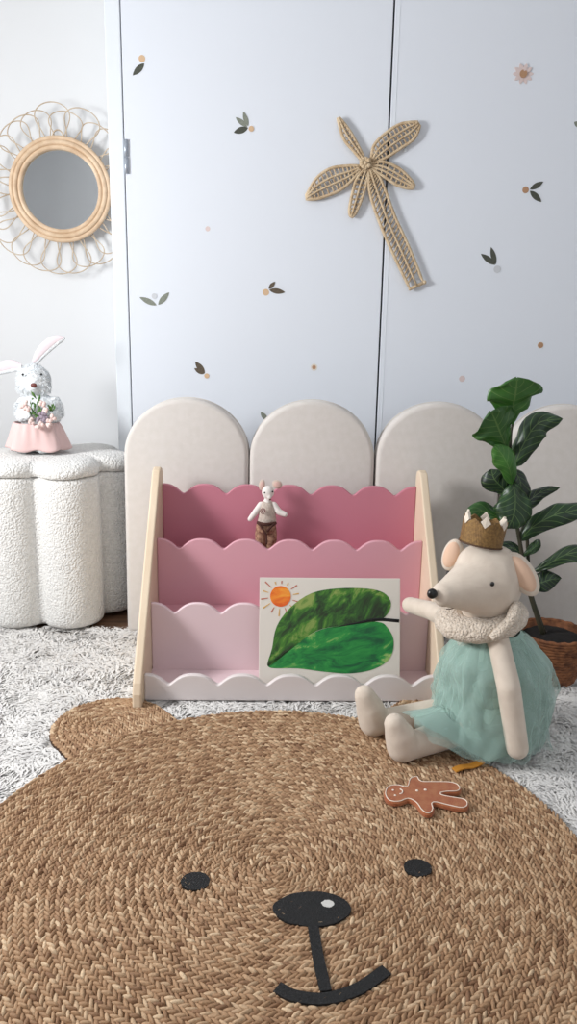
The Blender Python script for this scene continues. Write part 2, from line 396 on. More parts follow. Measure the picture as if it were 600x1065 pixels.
# ---------------------------------------------------------------- shag rug
def shag():
    base = MB()
    n = 60; X0, X1, Y0, Y1 = -1.2, 1.35, -0.4, 1.975
    V = []; Fc = []
    for j in range(n+1):
        for i in range(n+1):
            x = X0+(X1-X0)*i/n; y = Y0+(Y1-Y0)*j/n
            e = min(i, n-i, j, n-j)
            z = -0.001 if e == 0 else 0.003+0.003*noise.noise(Vector((x*9, y*9, 0)))
            V.append((x, y, z))
    for j in range(n):
        for i in range(n):
            a = j*(n+1)+i; Fc.append((a, a+1, a+n+2, a+n+1))
    base.add(V, Fc)
    ro = base.build('shag_rug', M['shag_base'])
    tag(ro, 'white shaggy pile rug under the bear rug and bookcase', 'rug')
    rng = np.random.default_rng(3)
    N = 125000
    x = rng.uniform(-1.12, 1.12, N); y = rng.uniform(1.02, 1.985, N)
    inside = ((x+0.005)**2+(y-1.022)**2 < 0.482**2)
    keep = ~inside & ~((x > -0.47) & (x < -0.28) & (y > 1.36) & (y < 1.555)) & (np.abs(x) < y*0.40+0.24)
    x = x[keep]; y = y[keep]; N = len(x)
    clump = np.array([noise.noise(Vector((a*7, c*7, 5.0))) for a, c in zip(x, y)])
    clump2 = np.array([noise.noise(Vector((a*28, c*28, 9.0))) for a, c in zip(x, y)])
    ang = clump*5 + clump2*3.5 + rng.normal(0, 0.5, N) + 2.2
    L = rng.uniform(0.016, 0.034, N); h = rng.uniform(0.003, 0.008, N)*(1+0.4*clump2); wd = rng.uniform(0.0011, 0.0024, N)
    dx = np.cos(ang); dy = np.sin(ang); bend = rng.normal(0, 0.35, N)
    z0 = 0.003
    pts = []
    for t, hz, wf in ((0, 0.0, 1.0), (0.35, 0.9, 1.1), (0.75, 1.0, 0.9), (1.0, 0.45, 0.35)):
        cx = x + L*t*dx - L*bend*t*t*dy; cy = y + L*t*dy + L*bend*t*t*dx
        cz = z0 + h*hz
        pts.append(np.stack([cx - dy*wd*wf, cy + dx*wd*wf, cz], 1)); pts.append(np.stack([cx + dy*wd*wf, cy - dx*wd*wf, cz+0.0006], 1))
    V = np.stack(pts, 1).reshape(-1, 3)
    base_i = (np.arange(N)*8)[:, None]
    quads = np.concatenate([base_i+np.array([[k, k+1, k+3, k+2]]) for k in (0, 2, 4)], 1).reshape(-1, 4)
    me = bpy.data.meshes.new('pile'); me.vertices.add(len(V)); me.vertices.foreach_set('co', V.astype(np.float32).ravel())
    me.loops.add(quads.size); me.loops.foreach_set('vertex_index', quads.astype(np.int32).ravel())
    me.polygons.add(len(quads)); me.polygons.foreach_set('loop_start', np.arange(0, quads.size, 4, dtype=np.int32))
    me.polygons.foreach_set('use_smooth', np.ones(len(quads), bool))
    me.update(calc_edges=True); me.materials.append(M['shag'])
    o = bpy.data.objects.new('pile', me); C.objects.link(o); o.parent = ro; o['kind'] = 'stuff'
shag()

# ---------------------------------------------------------------- jute bear rug
RC = Vector((-0.005, 1.022, 0)); RR = 0.497
def stitch_mesh(name, centers, dirs, tilt, length, width, height, z, parent, seed):
    """elongated lens-shaped stitches, all in one mesh"""
    rng = np.random.default_rng(seed)
    N = len(centers)
    us, vs = 6, 4
    T = []
    for i in range(us+1):
        t = i/us*2-1
        w_ = math.sqrt(max(0, 1-abs(t)**2.2))
        for k in range(vs+1):
            a = PI*k/vs
            T.append((t, math.cos(a)*w_, math.sin(a)*w_))
    T = np.array(T); nv = len(T)
    fs = []
    for i in range(us):
        for k in range(vs):
            a = i*(vs+1)+k; fs.append((a, a+1, a+vs+2, a+vs+1))
    fs = np.array(fs)
    ang = np.arctan2(dirs[:, 1], dirs[:, 0]) + tilt + rng.normal(0, 0.12, N)
    ca, sa = np.cos(ang), np.sin(ang)
    Ls = length*rng.uniform(0.85, 1.2, N)/2; Ws = width*rng.uniform(0.8, 1.15, N)/2; Hs = height*rng.uniform(0.75, 1.25, N)
    lx = T[None, :, 0]*Ls[:, None]; ly = T[None, :, 1]*Ws[:, None]; lz = T[None, :, 2]*Hs[:, None]
    # one end of each stitch dives under the next
    lz = lz + T[None, :, 0]*0.0012*np.where(T[None, :, 0] > 0, 1, 0.6)
    X = centers[:, 0, None] + lx*ca[:, None] - ly*sa[:, None]
    Y = centers[:, 1, None] + lx*sa[:, None] + ly*ca[:, None]
    Z = z + lz
    V = np.stack([X, Y, Z], 2).reshape(-1, 3)
    Fq = (fs[None]+(np.arange(N)*nv)[:, None, None]).reshape(-1, 4)
    me = bpy.data.meshes.new(name); me.vertices.add(len(V)); me.vertices.foreach_set('co', V.astype(np.float32).ravel())
    me.loops.add(Fq.size); me.loops.foreach_set('vertex_index', Fq.astype(np.int32).ravel())
    me.polygons.add(len(Fq)); me.polygons.foreach_set('loop_start', np.arange(0, Fq.size, 4, dtype=np.int32))
    me.polygons.foreach_set('use_smooth', np.ones(len(Fq), bool))
    me.update(calc_edges=True)
    tone = np.clip(rng.normal(0.5, 0.22, N), 0, 1)
    at = me.attributes.new('tone', 'FLOAT', 'POINT'); at.data.foreach_set('value', np.repeat(tone, nv).astype(np.float32))
    me.materials.append(M['jute'])
    o = bpy.data.objects.new(name, me); C.objects.link(o); o.parent = parent
    return o

rug = thing('bear_rug', 'round braided jute rug with a black printed bear face and ears', 'rug', (0, 0, 0))
def braid_spiral(c, rad, pitch, step, mask=None, name='braided_disc', seed=1, z=0.012, sq=None):
    cs = [[], []]; ds = [[], []]
    th = 2.0
    while True:
        r = pitch*th/(2*PI)
        if r > rad: break
        for s in (0, 1):
            rr = r + (0.25 if s else -0.25)*pitch
            a = th + (0.5*step/max(r, 0.01) if s else 0)
            x, y = rr*math.cos(a), rr*math.sin(a)
            if sq: x, y = sq(x, y)
            p = (c[0]+x, c[1]+y)
            if mask is None or mask(*p):
                cs[s].append(p); ds[s].append((-math.sin(a), math.cos(a)))
        th += step/max(r, 0.006)
    A = np.array(cs[0]+cs[1]); D = np.array(ds[0]+ds[1])
    tl = np.array([0.46]*len(cs[0])+[-0.46]*len(cs[1]))
    return stitch_mesh(name, A, D, tl, 0.0195, 0.0068, 0.0062, z, rug, seed)
disc = braid_spiral(RC, RR, 0.0140, 0.0104)
b = MB(); lathe(b, [(RR-0.006, 0.0062), (RR, 0.007), (RR, 0.008), (RR-0.004, 0.011), (0.0, 0.012)], RC, 90); b.build('backing', M['jute_base'], rug)
ROT = R(4.5)       # the bear's face is turned a little
axis = Vector((-math.sin(ROT), math.cos(ROT), 0)); side = Vector((math.cos(ROT), math.sin(ROT), 0))
for sgn in (-1, 1):
    ec = RC + axis*0.437 + side*(sgn*0.375)
    if sgn < 0: ec = Vector((-0.360, 1.450, 0))
    u_ = (RC-ec).normalized(); v_ = Vector((-u_.y, u_.x, 0))
    cs, ds, tl = [], [], []
    r = 0.006
    while r < 0.126:
        Ls = 0.13; path = []
        half = PI*r; tot = 2*Ls+half; d = 0.0
        while d < tot:
            for sd in (0, 1):
                rr = r+(0.0033 if sd else -0.0033); dd = d+0.005*sd
                if dd < Ls: p = ec+u_*(Ls-dd)+v_*rr; t_ = -u_
                elif dd < Ls+half: a = (dd-Ls)/r; p = ec+v_*rr*math.cos(a)-u_*rr*math.sin(a); t_ = -v_*math.sin(a)-u_*math.cos(a)
                else: p = ec+u_*(dd-Ls-half)-v_*rr; t_ = u_
                if (p.x-RC.x)**2+(p.y-RC.y)**2 > (RR+0.003)**2: cs.append((p.x, p.y)); ds.append((t_.x, t_.y)); tl.append(0.46 if sd else -0.46)
            d += 0.0104
        r += 0.0135
    stitch_mesh('ear', np.array(cs), np.array(ds), np.array(tl), 0.0195, 0.0068, 0.0055, 0.0115, rug, 5+sgn)
    poly = [tuple((ec+u_*0.13+v_*0.124)[:2])]+[tuple((ec+v_*0.124*math.cos(PI*k/24)-u_*0.124*math.sin(PI*k/24))[:2]) for k in range(25)]+[tuple((ec+u_*0.13-v_*0.124)[:2])]
    b = MB(); prism(b, poly, (0, 0, 0.0065), (1, 0, 0), (0, 1, 0), (0, 0, 1), 0.004); b.build('ear_backing', M['jute_base'], rug, smooth=False)

def patch(name, poly, z=0.0165, t=0.0030, m='black', parent=None):
    b = MB(); prism(b, poly, (0, 0, z), (1, 0, 0), (0, 1, 0), (0, 0, 1), t)
    return b.build(name, M[m], parent or rug, smooth=False)
def ell(c, rx, ry, rot=0, n=48, jig=0.0):
    out = []
    for i in range(n):
        a = 2*PI*i/n; k = 1+jig*noise.noise(Vector((math.cos(a)*3, math.sin(a)*3, c[0]*10)))
        x = rx*k*math.cos(a); y = ry*k*math.sin(a)
        out.append((c[0]+x*math.cos(rot)-y*math.sin(rot), c[1]+x*math.sin(rot)+y*math.cos(rot)))
    return out
ZP = 0.0195
def GG(px, py): return G(px, py, ZP)
e = GG(203, 916); patch('eye', ell((e.x, e.y), 0.0215, 0.0195, jig=0.05))
e = GG(434.5, 902); patch('eye', ell((e.x, e.y), 0.0215, 0.0195, jig=0.05))
e = GG(324.5, 944.5); nz = patch('nose', ell((e.x, e.y), 0.0555, 0.0335, R(3), jig=0.04))
e = GG(341, 940); patch('nose_glint', ell((e.x, e.y), 0.0090, 0.0070, jig=0.15), 0.0195, 0.0008, 'glint', nz)
def stroke(pts, wd):
    L, Rr = [], []
    pts = spline(pts, 30)
    for i, p in enumerate(pts):
        a = pts[max(0, i-1)]; c_ = pts[min(len(pts)-1, i+1)]; t = (c_-a).normalized(); n = Vector((-t.y, t.x, 0))
        k = 1+0.06*noise.noise(p*60)
        L.append((p+n*wd*k/2)[:2]); Rr.append((p-n*wd*k/2)[:2])
    return L, Rr
def stroke_poly(pts, wd, name):
    L, Rr = stroke(pts, wd); n = len(L)
    V = [(p[0], p[1], z) for z in (0.0165, 0.0196) for p in L+Rr]
    Fc = []
    for i in range(n-1):
        Fc.append((2*n+i, 2*n+i+1, 3*n+i+1, 3*n+i)); Fc.append((i, i+1, 2*n+i+1, 2*n+i)); Fc.append((n+i, 3*n+i, 3*n+i+1, n+i+1))
    Fc.append((0, 2*n, 3*n, n)); Fc.append((n-1, 2*n-1, 4*n-1, 3*n-1))
    b = MB(); b.add(V, Fc); return b
b = stroke_poly([GG(325, 958), GG(330, 990), GG(336, 1018), GG(339, 1030)], 0.0150, 'm')
b2 = stroke_poly([GG(288, 1026), GG(306, 1035), GG(338, 1038), GG(372, 1028), GG(402, 1008)], 0.0170, 'm')
b.add(b2.v, b2.f); b.build('mouth', M['black'], rug, smooth=False)

# ---------------------------------------------------------------- arched cushions
def arch_poly(wd, ht, n=28):
    r = wd/2; out = [(-r+0.008, 0.0), (r-0.008, 0.0), (r, 0.008)]
    ex = 0.93
    for i in range(n+1):
        a = PI*i/n
        out.append((r*math.cos(a), ht-r*ex+r*ex*math.sin(a)))
    out.append((-r, 0.008))
    return out
CW, CH, CT = 0.329, 0.639, 0.055
cl = ['oatmeal linen arched floor cushion beside the white boucle ottoman', 'oatmeal linen arched cushion in the middle, directly behind the toy mouse', 'oatmeal linen arched cushion right of the door joint, partly hidden by the fig leaves', 'oatmeal linen arched cushion at the far right behind the plant, cut by the edge']
for i, cx in enumerate([P(px, 500, 1.985).x for px in (193, 324, 456, 588)]):
    lean = R(3)
    org = Vector((cx, 1.972, 0.004))
    c = thing('arched_cushion', cl[i], 'cushion', org, 'arched cushions standing in front of the closet doors')
    b = MB(); prism(b, arch_poly(CW, CH), (0, 0, 0), (1, 0, 0), (0, 0, 1), (0, 1, 0), CT)
    o = b.build('padded_panel', M['linen'], c, smooth=True, bevel=0.014, bsegs=4)
    o.modifiers['bevel'].angle_limit = R(50)
    pl = [Vector((u, CT*0.86, v)) for u, v in arch_poly(CW+0.001, CH+0.0005)]
    b = MB(); tube(b, pl, 0.0016, 6, closed=True); b.build('seam', M['linen'], o)
    c.rotation_euler = (-lean, 0, [R(0), 0, 0, 0][i])

# ---------------------------------------------------------------- flower ottoman
def lobes(th, Rc=0.148, rho=0.083, n=6, ph=0.0):
    best = []
    for k in range(n):
        c = ph + 2*PI*(k+0.5)/n - PI/2
        d = th-c
        s = rho**2-(Rc*math.sin(d))**2
        if s > 0 and math.cos(d) > 0: best.append(Rc*math.cos(d)+math.sqrt(s))
    best = sorted(best)[-2:]
    if len(best) == 1: return best[0]
    m = max(best); dlt = abs(best[0]-best[1])
    return m + 0.012*math.exp(-dlt/0.008)
OC = Vector((-0.672, 2.168, 0))
ott = thing('flower_ottoman', 'white boucle flower-shaped ottoman with a lid', 'ottoman', OC)
def lobe_solid(prof, name, seg=180):
    V = []; Fc = []
    for off, z, smf in prof:
        for k in range(seg):
            th = 2*PI*k/seg; r = lobes(th)
            r2 = (r+off) if off > -0.06 else (r*smf)
            V.append((r2*math.cos(th), r2*math.sin(th), z + 0.003*noise.noise(Vector((r2*math.cos(th)*14, r2*math.sin(th)*14, z*8)))))
    n = len(prof)
    for i in range(n-1):
        for k in range(seg):
            k2 = (k+1) % seg; Fc.append((i*seg+k, i*seg+k2, (i+1)*seg+k2, (i+1)*seg+k))
    Fc.append(tuple(range(seg-1, -1, -1)))
    V.append((0, 0, prof[-1][1])); ce = len(V)-1
    for k in range(seg): Fc.append(((n-1)*seg+k, (n-1)*seg+(k+1) % seg, ce))
    b = MB(); b.add(V, Fc); return b.build(name, M['boucle'], ott)
pb = [(-0.03, 0.012, 1), (-0.012, 0.014, 1), (-0.004, 0.022, 1), (0, 0.035, 1)]
pb += [(0.002*math.sin(PI*i/8), 0.035+0.38*i/8, 1) for i in range(1, 8)]
pb += [(0, 0.415, 1), (-0.004, 0.424, 1), (-0.012, 0.428, 1)]
lobe_solid(pb, 'base')
pt = [(-0.012, 0.4285, 1), (-0.003, 0.431, 1), (0.001, 0.438, 1), (0.001, 0.446, 1), (-0.005, 0.457, 1), (-0.015, 0.464, 1), (-0.03, 0.469, 1), (-0.05, 0.472, 1), (-1, 0.474, 0.6), (-1, 0.4745, 0.3)]
lobe_solid(pt, 'lid')
b = MB()
for sx, sy in ((-1, -1), (1, -1), (-1, 1), (1, 1)):
    b = MB(); lathe(b, [(0.012, 0), (0.012, 0.013)], (sx*0.11, sy*0.11, 0), 16); b.build('foot', M['gap'], ott)

# ---------------------------------------------------------------- bookcase
BO = Vector((0.0125, 1.575, 0)); BY = R(1.6)
case = thing('bookcase', "child's front-facing bookcase with four scalloped tiers fading from white to rose", 'bookcase', BO)
case.rotation_euler = (0, 0, BY)
HW = 0.325
def tier(y, zb, zt, amp, th, name, m, label):
    n = 192; per = 6
    poly = [(-HW, zb), (HW, zb)]
    for i in range(n, -1, -1):
        u = i/n; ph = u*per
        t = abs(((ph+0.5) % 1.0)-0.5)*2; e = 0.12; x = 1-t
        g = (1-(math.sqrt(x*x+e*e)-e)/(math.sqrt(1+e*e)-e))**2.5
        poly.append((-HW+2*HW*u, zt-amp*g))
    n2 = len(poly)
    b = MB(); V = [(u, y, v) for u, v in poly]+[(u, y+th, v) for u, v in poly]
    # vertical strips, so that the long faces stay clean
    Fc = []
    top = poly[2:]
    V = []
    for yy in (y, y+th):
        for (u, v) in top: V.append((u, yy, v))
        for (u, v) in top: V.append((u, yy, zb))
    k = len(top)
    for i in range(k-1):
        Fc.append((i, i+1, k+i+1, k+i)); Fc.append((2*k+i, 3*k+i, 3*k+i+1, 2*k+i+1)); Fc.append((i, 2*k+i, 2*k+i+1, i+1)); Fc.append((k+i, k+i+1, 3*k+i+1, 3*k+i))
    Fc.append((0, k, 3*k, 2*k)); Fc.append((k-1, 3*k-1, 4*k-1, 2*k-1))
    b.add(V, Fc)
    o = b.build(name, M[m], case, smooth=True, bevel=0.003, bsegs=3)
    ws = o.modifiers.new('wn', 'WEIGHTED_NORMAL'); ws.keep_sharp = True
    o['label'] = label
    return o
tier(0.000, 0.012, 0.0735, 0.0235, 0.014, 'front_panel', 'pink_w', 'off-white scalloped front board')
tier(0.118, 0.030, 0.1980, 0.0245, 0.012, 'tier_panel', 'pink_l', 'pale blush scalloped panel')
tier(0.236, 0.150, 0.3200, 0.0245, 0.012, 'tier_panel', 'pink_m', 'mid pink scalloped panel')
tier(0.352, 0.265, 0.4330, 0.0245, 0.012, 'back_panel', 'pink_d', 'dusty rose scalloped back panel')
for (ya, yb, z, m) in ((0.014, 0.130, 0.020, 'pink_l'), (0.130, 0.248, 0.140, 'pink_m'), (0.248, 0.364, 0.256, 'pink_d')):
    b = MB(); box(b, (-HW, ya, z), (HW, yb, z+0.012)); b.build('shelf', M[m], case, smooth=False)
for s in (-1, 1):
    xa = -HW-0.020 if s < 0 else HW
    poly = [(-0.034, 0.004), (-0.042, 0.014), (-0.040, 0.045), (-0.030, 0.068)]
    poly += [(0.310, 0.462), (0.322, 0.474), (0.345, 0.478), (0.364, 0.472), (0.372, 0.458), (0.372, 0.002), (0.33, 0.0), (0.30, 0.006), (0.02, 0.006), (0.0, 0.0), (-0.022, 0.0)]
    b = MB(); prism(b, poly, (xa, 0, 0), (0, 1, 0), (0, 0, 1), (1, 0, 0), 0.020)
    b.build('side_panel', M['pine'], case, smooth=False, bevel=0.004, bsegs=3)

# ---------------------------------------------------------------- picture board: generic painted leaf and sun
def picture():
    bl = Vector((-0.0605, 1.602, 0.034)); br = Vector((0.2605, 1.613, 0.034))
    ax = (br-bl).normalized(); W_ = (br-bl).length
    tl = Vector((-0.0605, 1.667, 0.270)); hv = tl-bl; hv = hv - hv.dot(ax)*ax; Hh = hv.length; ay = hv.normalized(); an = ax.cross(ay).normalized()  # an points to the viewer
    org = (bl+br)/2
    t = thing('picture_board', 'cream board painted with a broad green leaf and an orange sun, in the front pocket', 'picture', org)
    b = MB(); prism(b, [(-W_/2, 0), (W_/2, 0), (W_/2, Hh), (-W_/2, Hh)], (0, 0, 0), ax, ay, -an, 0.008)
    bd = b.build('board', M['board'], t, smooth=False, bevel=0.001)
    # paint layers
    def uv(px, py):   # coordinates read in a 600 x 473 view of the card, card spans 35..562 x 38..420
        return ((px-35)/532*W_-W_/2, Hh-(py-38)/382*Hh*0.95)
    def layer(pts, mm, off, name, parent, n=40, closed=True):
        sp = spline([Vector((*uv(*p), 0)) for p in pts], n, closed=True)
        b = MB(); prism(b, [(p.x, p.y) for p in sp], an*0.0001, ax, ay, an, off)
        return b.build(name, mm, parent, smooth=False)
    m = bpy.data.materials.new('painted_green'); m.use_nodes = True; nt = m.node_tree; bs = nt.nodes['Principled BSDF']; bs.inputs['Roughness'].default_value = 0.6
    def paint(name, cols, sc, rot):
        m = bpy.data.materials.new(name); m.use_nodes = True; nt = m.node_tree; bs = nt.nodes['Principled BSDF']; bs.inputs['Roughness'].default_value = 0.6
        tc = nt.nodes.new('ShaderNodeTexCoord'); mp = nt.nodes.new('ShaderNodeMapping'); mp.vector_type = 'TEXTURE'; mp.inputs['Rotation'].default_value = (0, rot, 0); mp.inputs['Scale'].default_value = (2.6, 1, 1)
        n = nt.nodes.new('ShaderNodeTexNoise'); n.inputs['Scale'].default_value = sc; n.inputs['Detail'].default_value = 6; n.inputs['Roughness'].default_value = 0.65; n.inputs['Distortion'].default_value = 0.8
        cr = nt.nodes.new('ShaderNodeValToRGB'); el = cr.color_ramp.elements
        el[0].position = 0.36; el[0].color = srgb(cols[0]); el[1].position = 0.66; el[1].color = srgb(cols[-1])
        for k, c_ in enumerate(cols[1:-1]):
            q = el.new(0.36+0.30*(k+1)/(len(cols)-1)); q.color = srgb(c_)
        nt.links.new(tc.outputs['Object'], mp.inputs[0]); nt.links.new(mp.outputs[0], n.inputs[0]); nt.links.new(n.outputs[0], cr.inputs[0]); nt.links.new(cr.outputs[0], bs.inputs['Base Color'])
        return m
    up_ = paint('painted_green_upper', [(34, 46, 26), (44, 84, 34), (70, 128, 40), (142, 160, 84)], 40, R(-52))
    lo_ = paint('painted_green_lower', [(14, 84, 50), (24, 122, 56), (44, 146, 64), (160, 190, 110)], 32, R(-15))
    layer([(70, 368), (84, 300), (100, 220), (150, 150), (230, 95), (330, 76), (440, 76), (505, 92), (532, 130), (515, 175), (470, 200), (350, 214), (250, 235), (160, 300)], up_, 0.0006, 'leaf_upper_half', bd, 60)
    layer([(70, 368), (150, 303), (250, 237), (350, 214), (480, 200), (522, 226), (543, 275), (528, 335), (470, 375), (380, 392), (280, 386), (180, 374)], lo_, 0.0006, 'leaf_lower_half', bd, 60)
    st = spline([Vector((*uv(300, 226), 0)), Vector((*uv(400, 206), 0)), Vector((*uv(480, 192), 0)), Vector((*uv(563, 197), 0))], 12)
    b = MB(); tube(b, [an*0.0005+ax*p.x+ay*p.y for p in st], [0.0006+0.0038*min(1, i/7) for i in range(len(st))], 6, flat=0.3); b.build('leaf_stalk', M['black'], bd)
    sun = paint('painted_orange', [(226, 96, 30), (240, 132, 40), (246, 170, 60)], 40, 0)
    c = uv(114, 107)
    b = MB(); prism(b, [(c[0]+0.0235*math.cos(a*PI/18), c[1]+0.0235*math.sin(a*PI/18)) for a in range(36)], an*0.0001, ax, ay, an, 0.0007)
    rays = [M['sun_ray_a'], M['sun_ray_b']]
    s = b.build('sun', sun, bd, smooth=False)
    b = MB()
    for k in range(14):
        a = 2*PI*k/14+0.15; u = Vector((math.cos(a), math.sin(a))); n = Vector((-u.y, u.x)); r0 = 0.0285; r1 = 0.042+0.006*((k*7) % 3)/2
        if c[0]+u.x*r1 < -W_/2+0.003: r1 = 0.036
        if c[1]+u.y*r1 > Hh-0.004: r1 = 0.035
        cc = Vector(c)
        q = [cc+u*r0+n*0.0008, cc+u*r0-n*0.0008, cc+u*r1-n*0.0016, cc+u*r1+n*0.0016]
        prism(b, [tuple(p) for p in q], an*0.0001, ax, ay, an, 0.0005, mi=k % 2)
    b.build('sun_rays', rays, bd, smooth=False)
M['sun_ray_a'] = mat('ray_ochre', (214, 170, 96), 0.7, bump=0.05)
M['sun_ray_b'] = mat('ray_red', (190, 112, 92), 0.7, bump=0.05)
picture()

# ---------------------------------------------------------------- rattan mirror
def mirror():
    c = P(63.5, 198, 2.405)
    t = thing('rattan_mirror', 'round rattan wall mirror with a flower of thin cane loops', 'mirror', c)
    s = 0.00296          # metres per photo pixel there
    b = MB(); lathe(b, [(38.5*s, 0.004), (38.5*s, 0.0)][::-1], (0, 0, 0), 64)
    g = b.build('mirror_glass', M['mirror'], t, smooth=False)
    for nm, r, rr, y in (('inner_ring', 39.0, 2.3, 0.010), ('middle_ring', 43.2, 2.5, 0.012), ('outer_ring', 47.3, 2.3, 0.009)):
        b = MB(); tube(b, [(r*s*math.cos(2*PI*k/72), r*s*math.sin(2*PI*k/72), y) for k in range(72)], rr*s, 10, closed=True)
        b.build(nm, M['rattan'], t)
    b = MB(); rng = random.Random(4)
    n = 27
    for k in range(n):
        a = 2*PI*k/n + rng.uniform(-0.05, 0.05); hw = rng.uniform(0.23, 0.29); ro = rng.uniform(71, 80)*s; ri = 47*s
        ro = min(ro, 62*s/max(0.3, math.cos(a))) if math.cos(a) > 0.55 else ro
        pts = []
        for q in range(25):
            f = q/24; ang = a + hw*1.22*math.sin((f-0.5)*PI)*(1-0.45*abs(2*f-1)**4)
            rad = ri + (ro-ri)*math.sin(PI*f)**0.62
            pts.append((rad*math.cos(ang), rad*math.sin(ang), 0.004+0.006*math.sin(PI*f)+rng.uniform(0, 0.0006)+0.002*(k % 2)))
        tube(b, pts, 0.55*s, 6)
    lo = b.build('cane_loops', M['rattan_thin'], t); 
    b = MB(); tube(b, [(0.016*math.cos(PI*q/12), 47*s+0.022*math.sin(PI*q/12), 0.008) for q in range(13)], 0.0022, 6); b.build('hanging_loop', M['rattan_thin'], t)
    t.rotation_euler = (Matrix.Rotation(R(5), 3, 'Z') @ Matrix.Rotation(R(90), 3, 'X')).to_euler()
mirror()

# ---------------------------------------------------------------- woven palm tree
def palm():
    Y = YD-0.012
    def q(p, dy=0.0): return P(300+p[0]/3.75, 100+p[1]/3.75, Y+dy)
    t = thing('palm_wall_hanging', 'woven palm tree wall hanging across the door joint', 'wall hanging', q((300, 260)))
    org = t.location
    def leafw(A, B, rungs, name='frond', ribs=(0.36, 0.64)):
        a = spline([q(p) for p in A], 24); c_ = spline([q(p) for p in B], 24)
        m = min(len(a), len(c_)); rs = lambda L: [L[int(round(i*(len(L)-1)/24))] for i in range(25)]
        a, c_ = rs(a), rs(c_)
        b = MB(); loop = a + c_[::-1]
        tube(b, loop, 0.0042, 8, closed=True)
        for f in ribs: tube(b, [x.lerp(y, f)+Vector((0, -0.003, 0)) for x, y in zip(a, c_)], 0.0030, 7)
        o = b.build(name, M['palm'], t, origin=org)
        b = MB()
        for k in range(rungs):
            i = 1+(k+0.3)*22.5/rungs; i0 = int(i); fr = i-i0
            pa = a[i0].lerp(a[min(24, i0+1)], fr)
            i2 = max(0, i-1.3); j0 = int(i2); f2 = i2-j0
            pc = c_[j0].lerp(c_[min(24, j0+1)], f2)
            pm = [pa.lerp(pc, g)+Vector((0, -0.004 if n_ % 2 else 0.002, 0)) for n_, g in enumerate((0, 0.2, 0.36, 0.5, 0.64, 0.8, 1))]
            tube(b, pm, 0.0025, 6)
        b.build('weave', M['palm_d'], o).location = (0, 0, 0)
        ob = C.objects[-1] if False else None
        w_ = [x for x in o.children][0]
        for v in w_.data.vertices: v.co = v.co - org
        return o
    leafw([(290, 255), (255, 215), (215, 165), (192, 88)], [(300, 250), (272, 195), (238, 135), (200, 86)], 11, ribs=(0.5,))
    leafw([(322, 245), (335, 190), (385, 140), (440, 108), (500, 100)], [(330, 262), (380, 240), (435, 205), (490, 165), (512, 118)], 14)
    leafw([(318, 265), (370, 256), (430, 282), (470, 318), (490, 345)], [(318, 282), (370, 312), (420, 345), (460, 358), (486, 360)], 10)
    leafw([(275, 272), (230, 272), (165, 282), (110, 320), (70, 385)], [(280, 290), (235, 340), (190, 372), (120, 398), (72, 403)], 14)
    leafw([(295, 285), (265, 325), (248, 385), (238, 440), (240, 466)], [(312, 290), (302, 345), (288, 395), (265, 450), (250, 471)], 11, ribs=(0.5,))
    leafw([(312, 285), (318, 380), (362, 510), (420, 640), (474, 752)], [(322, 280), (362, 330), (415, 470), (470, 590), (526, 728)], 26, 'trunk', ribs=(0.5,))
    b = MB(); kn = q((300, 262), -0.008)
    rg = random.Random(2)
    for k in range(9):
        a = k*0.7; p = kn+Vector((0.011*math.cos(a)*(k > 0), -0.004*rg.random(), 0.010*math.sin(a)*(k > 0)))
        ellipsoid(b, p, (0.0065, 0.006, 0.0065), u=12, v=8)
    b.build('knot', M['palm'], t, origin=org)
    b = MB(); e0 = q((474, 752)); e1 = q((530, 726)); tube(b, [e0, e1], 0.0045, 8); ellipsoid(b, e1, (0.006, 0.006, 0.006), u=10, v=8); ellipsoid(b, e0, (0.005, 0.005, 0.005), u=10, v=8)
    b.build('trunk_end', M['palm'], t, origin=org)
    lp = q((455, 210), 0.010)
    b = MB(); ellipsoid(b, lp, (0.005, 0.003, 0.005), u=12, v=8)
    tag(b.build('wall_hook', M['trim'], origin=lp), 'tiny white adhesive hook beside the upper right palm frond', 'hook')
palm()

# ---------------------------------------------------------------- wall decals
def decal(items, label, group='botanical stickers on the closet doors', nm='leaf_sticker'):
    pts = [it[1] for it in items]; cx = sum(p[0] for p in pts)/len(pts); cy = sum(p[1] for p in pts)/len(pts)
    org = P(cx, cy, YD); t = thing(nm, label, 'sticker', org, group)
    off = 0.0006
    for q0, it in enumerate(items):
        off = 0.0006+0.0003*q0
        if it[0] == 'dot':
            _, p, r, m = it; c = P(*p, YD); rr = r*0.00275
            b = MB(); prism(b, [(rr*math.cos(k*PI/12), rr*math.sin(k*PI/12)) for k in range(24)], (c.x, YD, c.z), (1, 0, 0), (0, 0, 1), (0, -1, 0), off)
            b.build('berry' if nm == 'leaf_sticker' else 'dot', M[m], t, smooth=False, origin=org)
        else:
            _, p, q_, w_, m = it; a = P(*p, YD); e = P(*q_, YD); d = e-a; n = Vector((-d.z, 0, d.x)).normalized(); ww = w_*0.00275
            L = []; Rr = []
            for k in range(11):
                f = k/10; wv = ww*math.sin(PI*f)**0.8*(1.1-0.2*f); pt = a+d*f
                L.append(((pt+n*wv).x, (pt+n*wv).z)); Rr.append(((pt-n*wv).x, (pt-n*wv).z))
            off2 = off*random.uniform(0.8, 1.3)
            b = MB(); prism(b, (L+Rr[::-1][1:-1]), (0, YD, 0), (1, 0, 0), (0, 0, 1), (0, -1, 0), off2)
            b.build('leaf' if nm == 'leaf_sticker' else 'petal', M[m], t, smooth=False, origin=org)
    return t
L_ = 'leaf'
decal([('dot', (147.6, 61), 3.2, 'dot_tan'), (L_, (150, 66), (138, 78.5), 2.8, 'leaf_d')], 'single dark leaf with a tan berry above it, at the top left of the door')
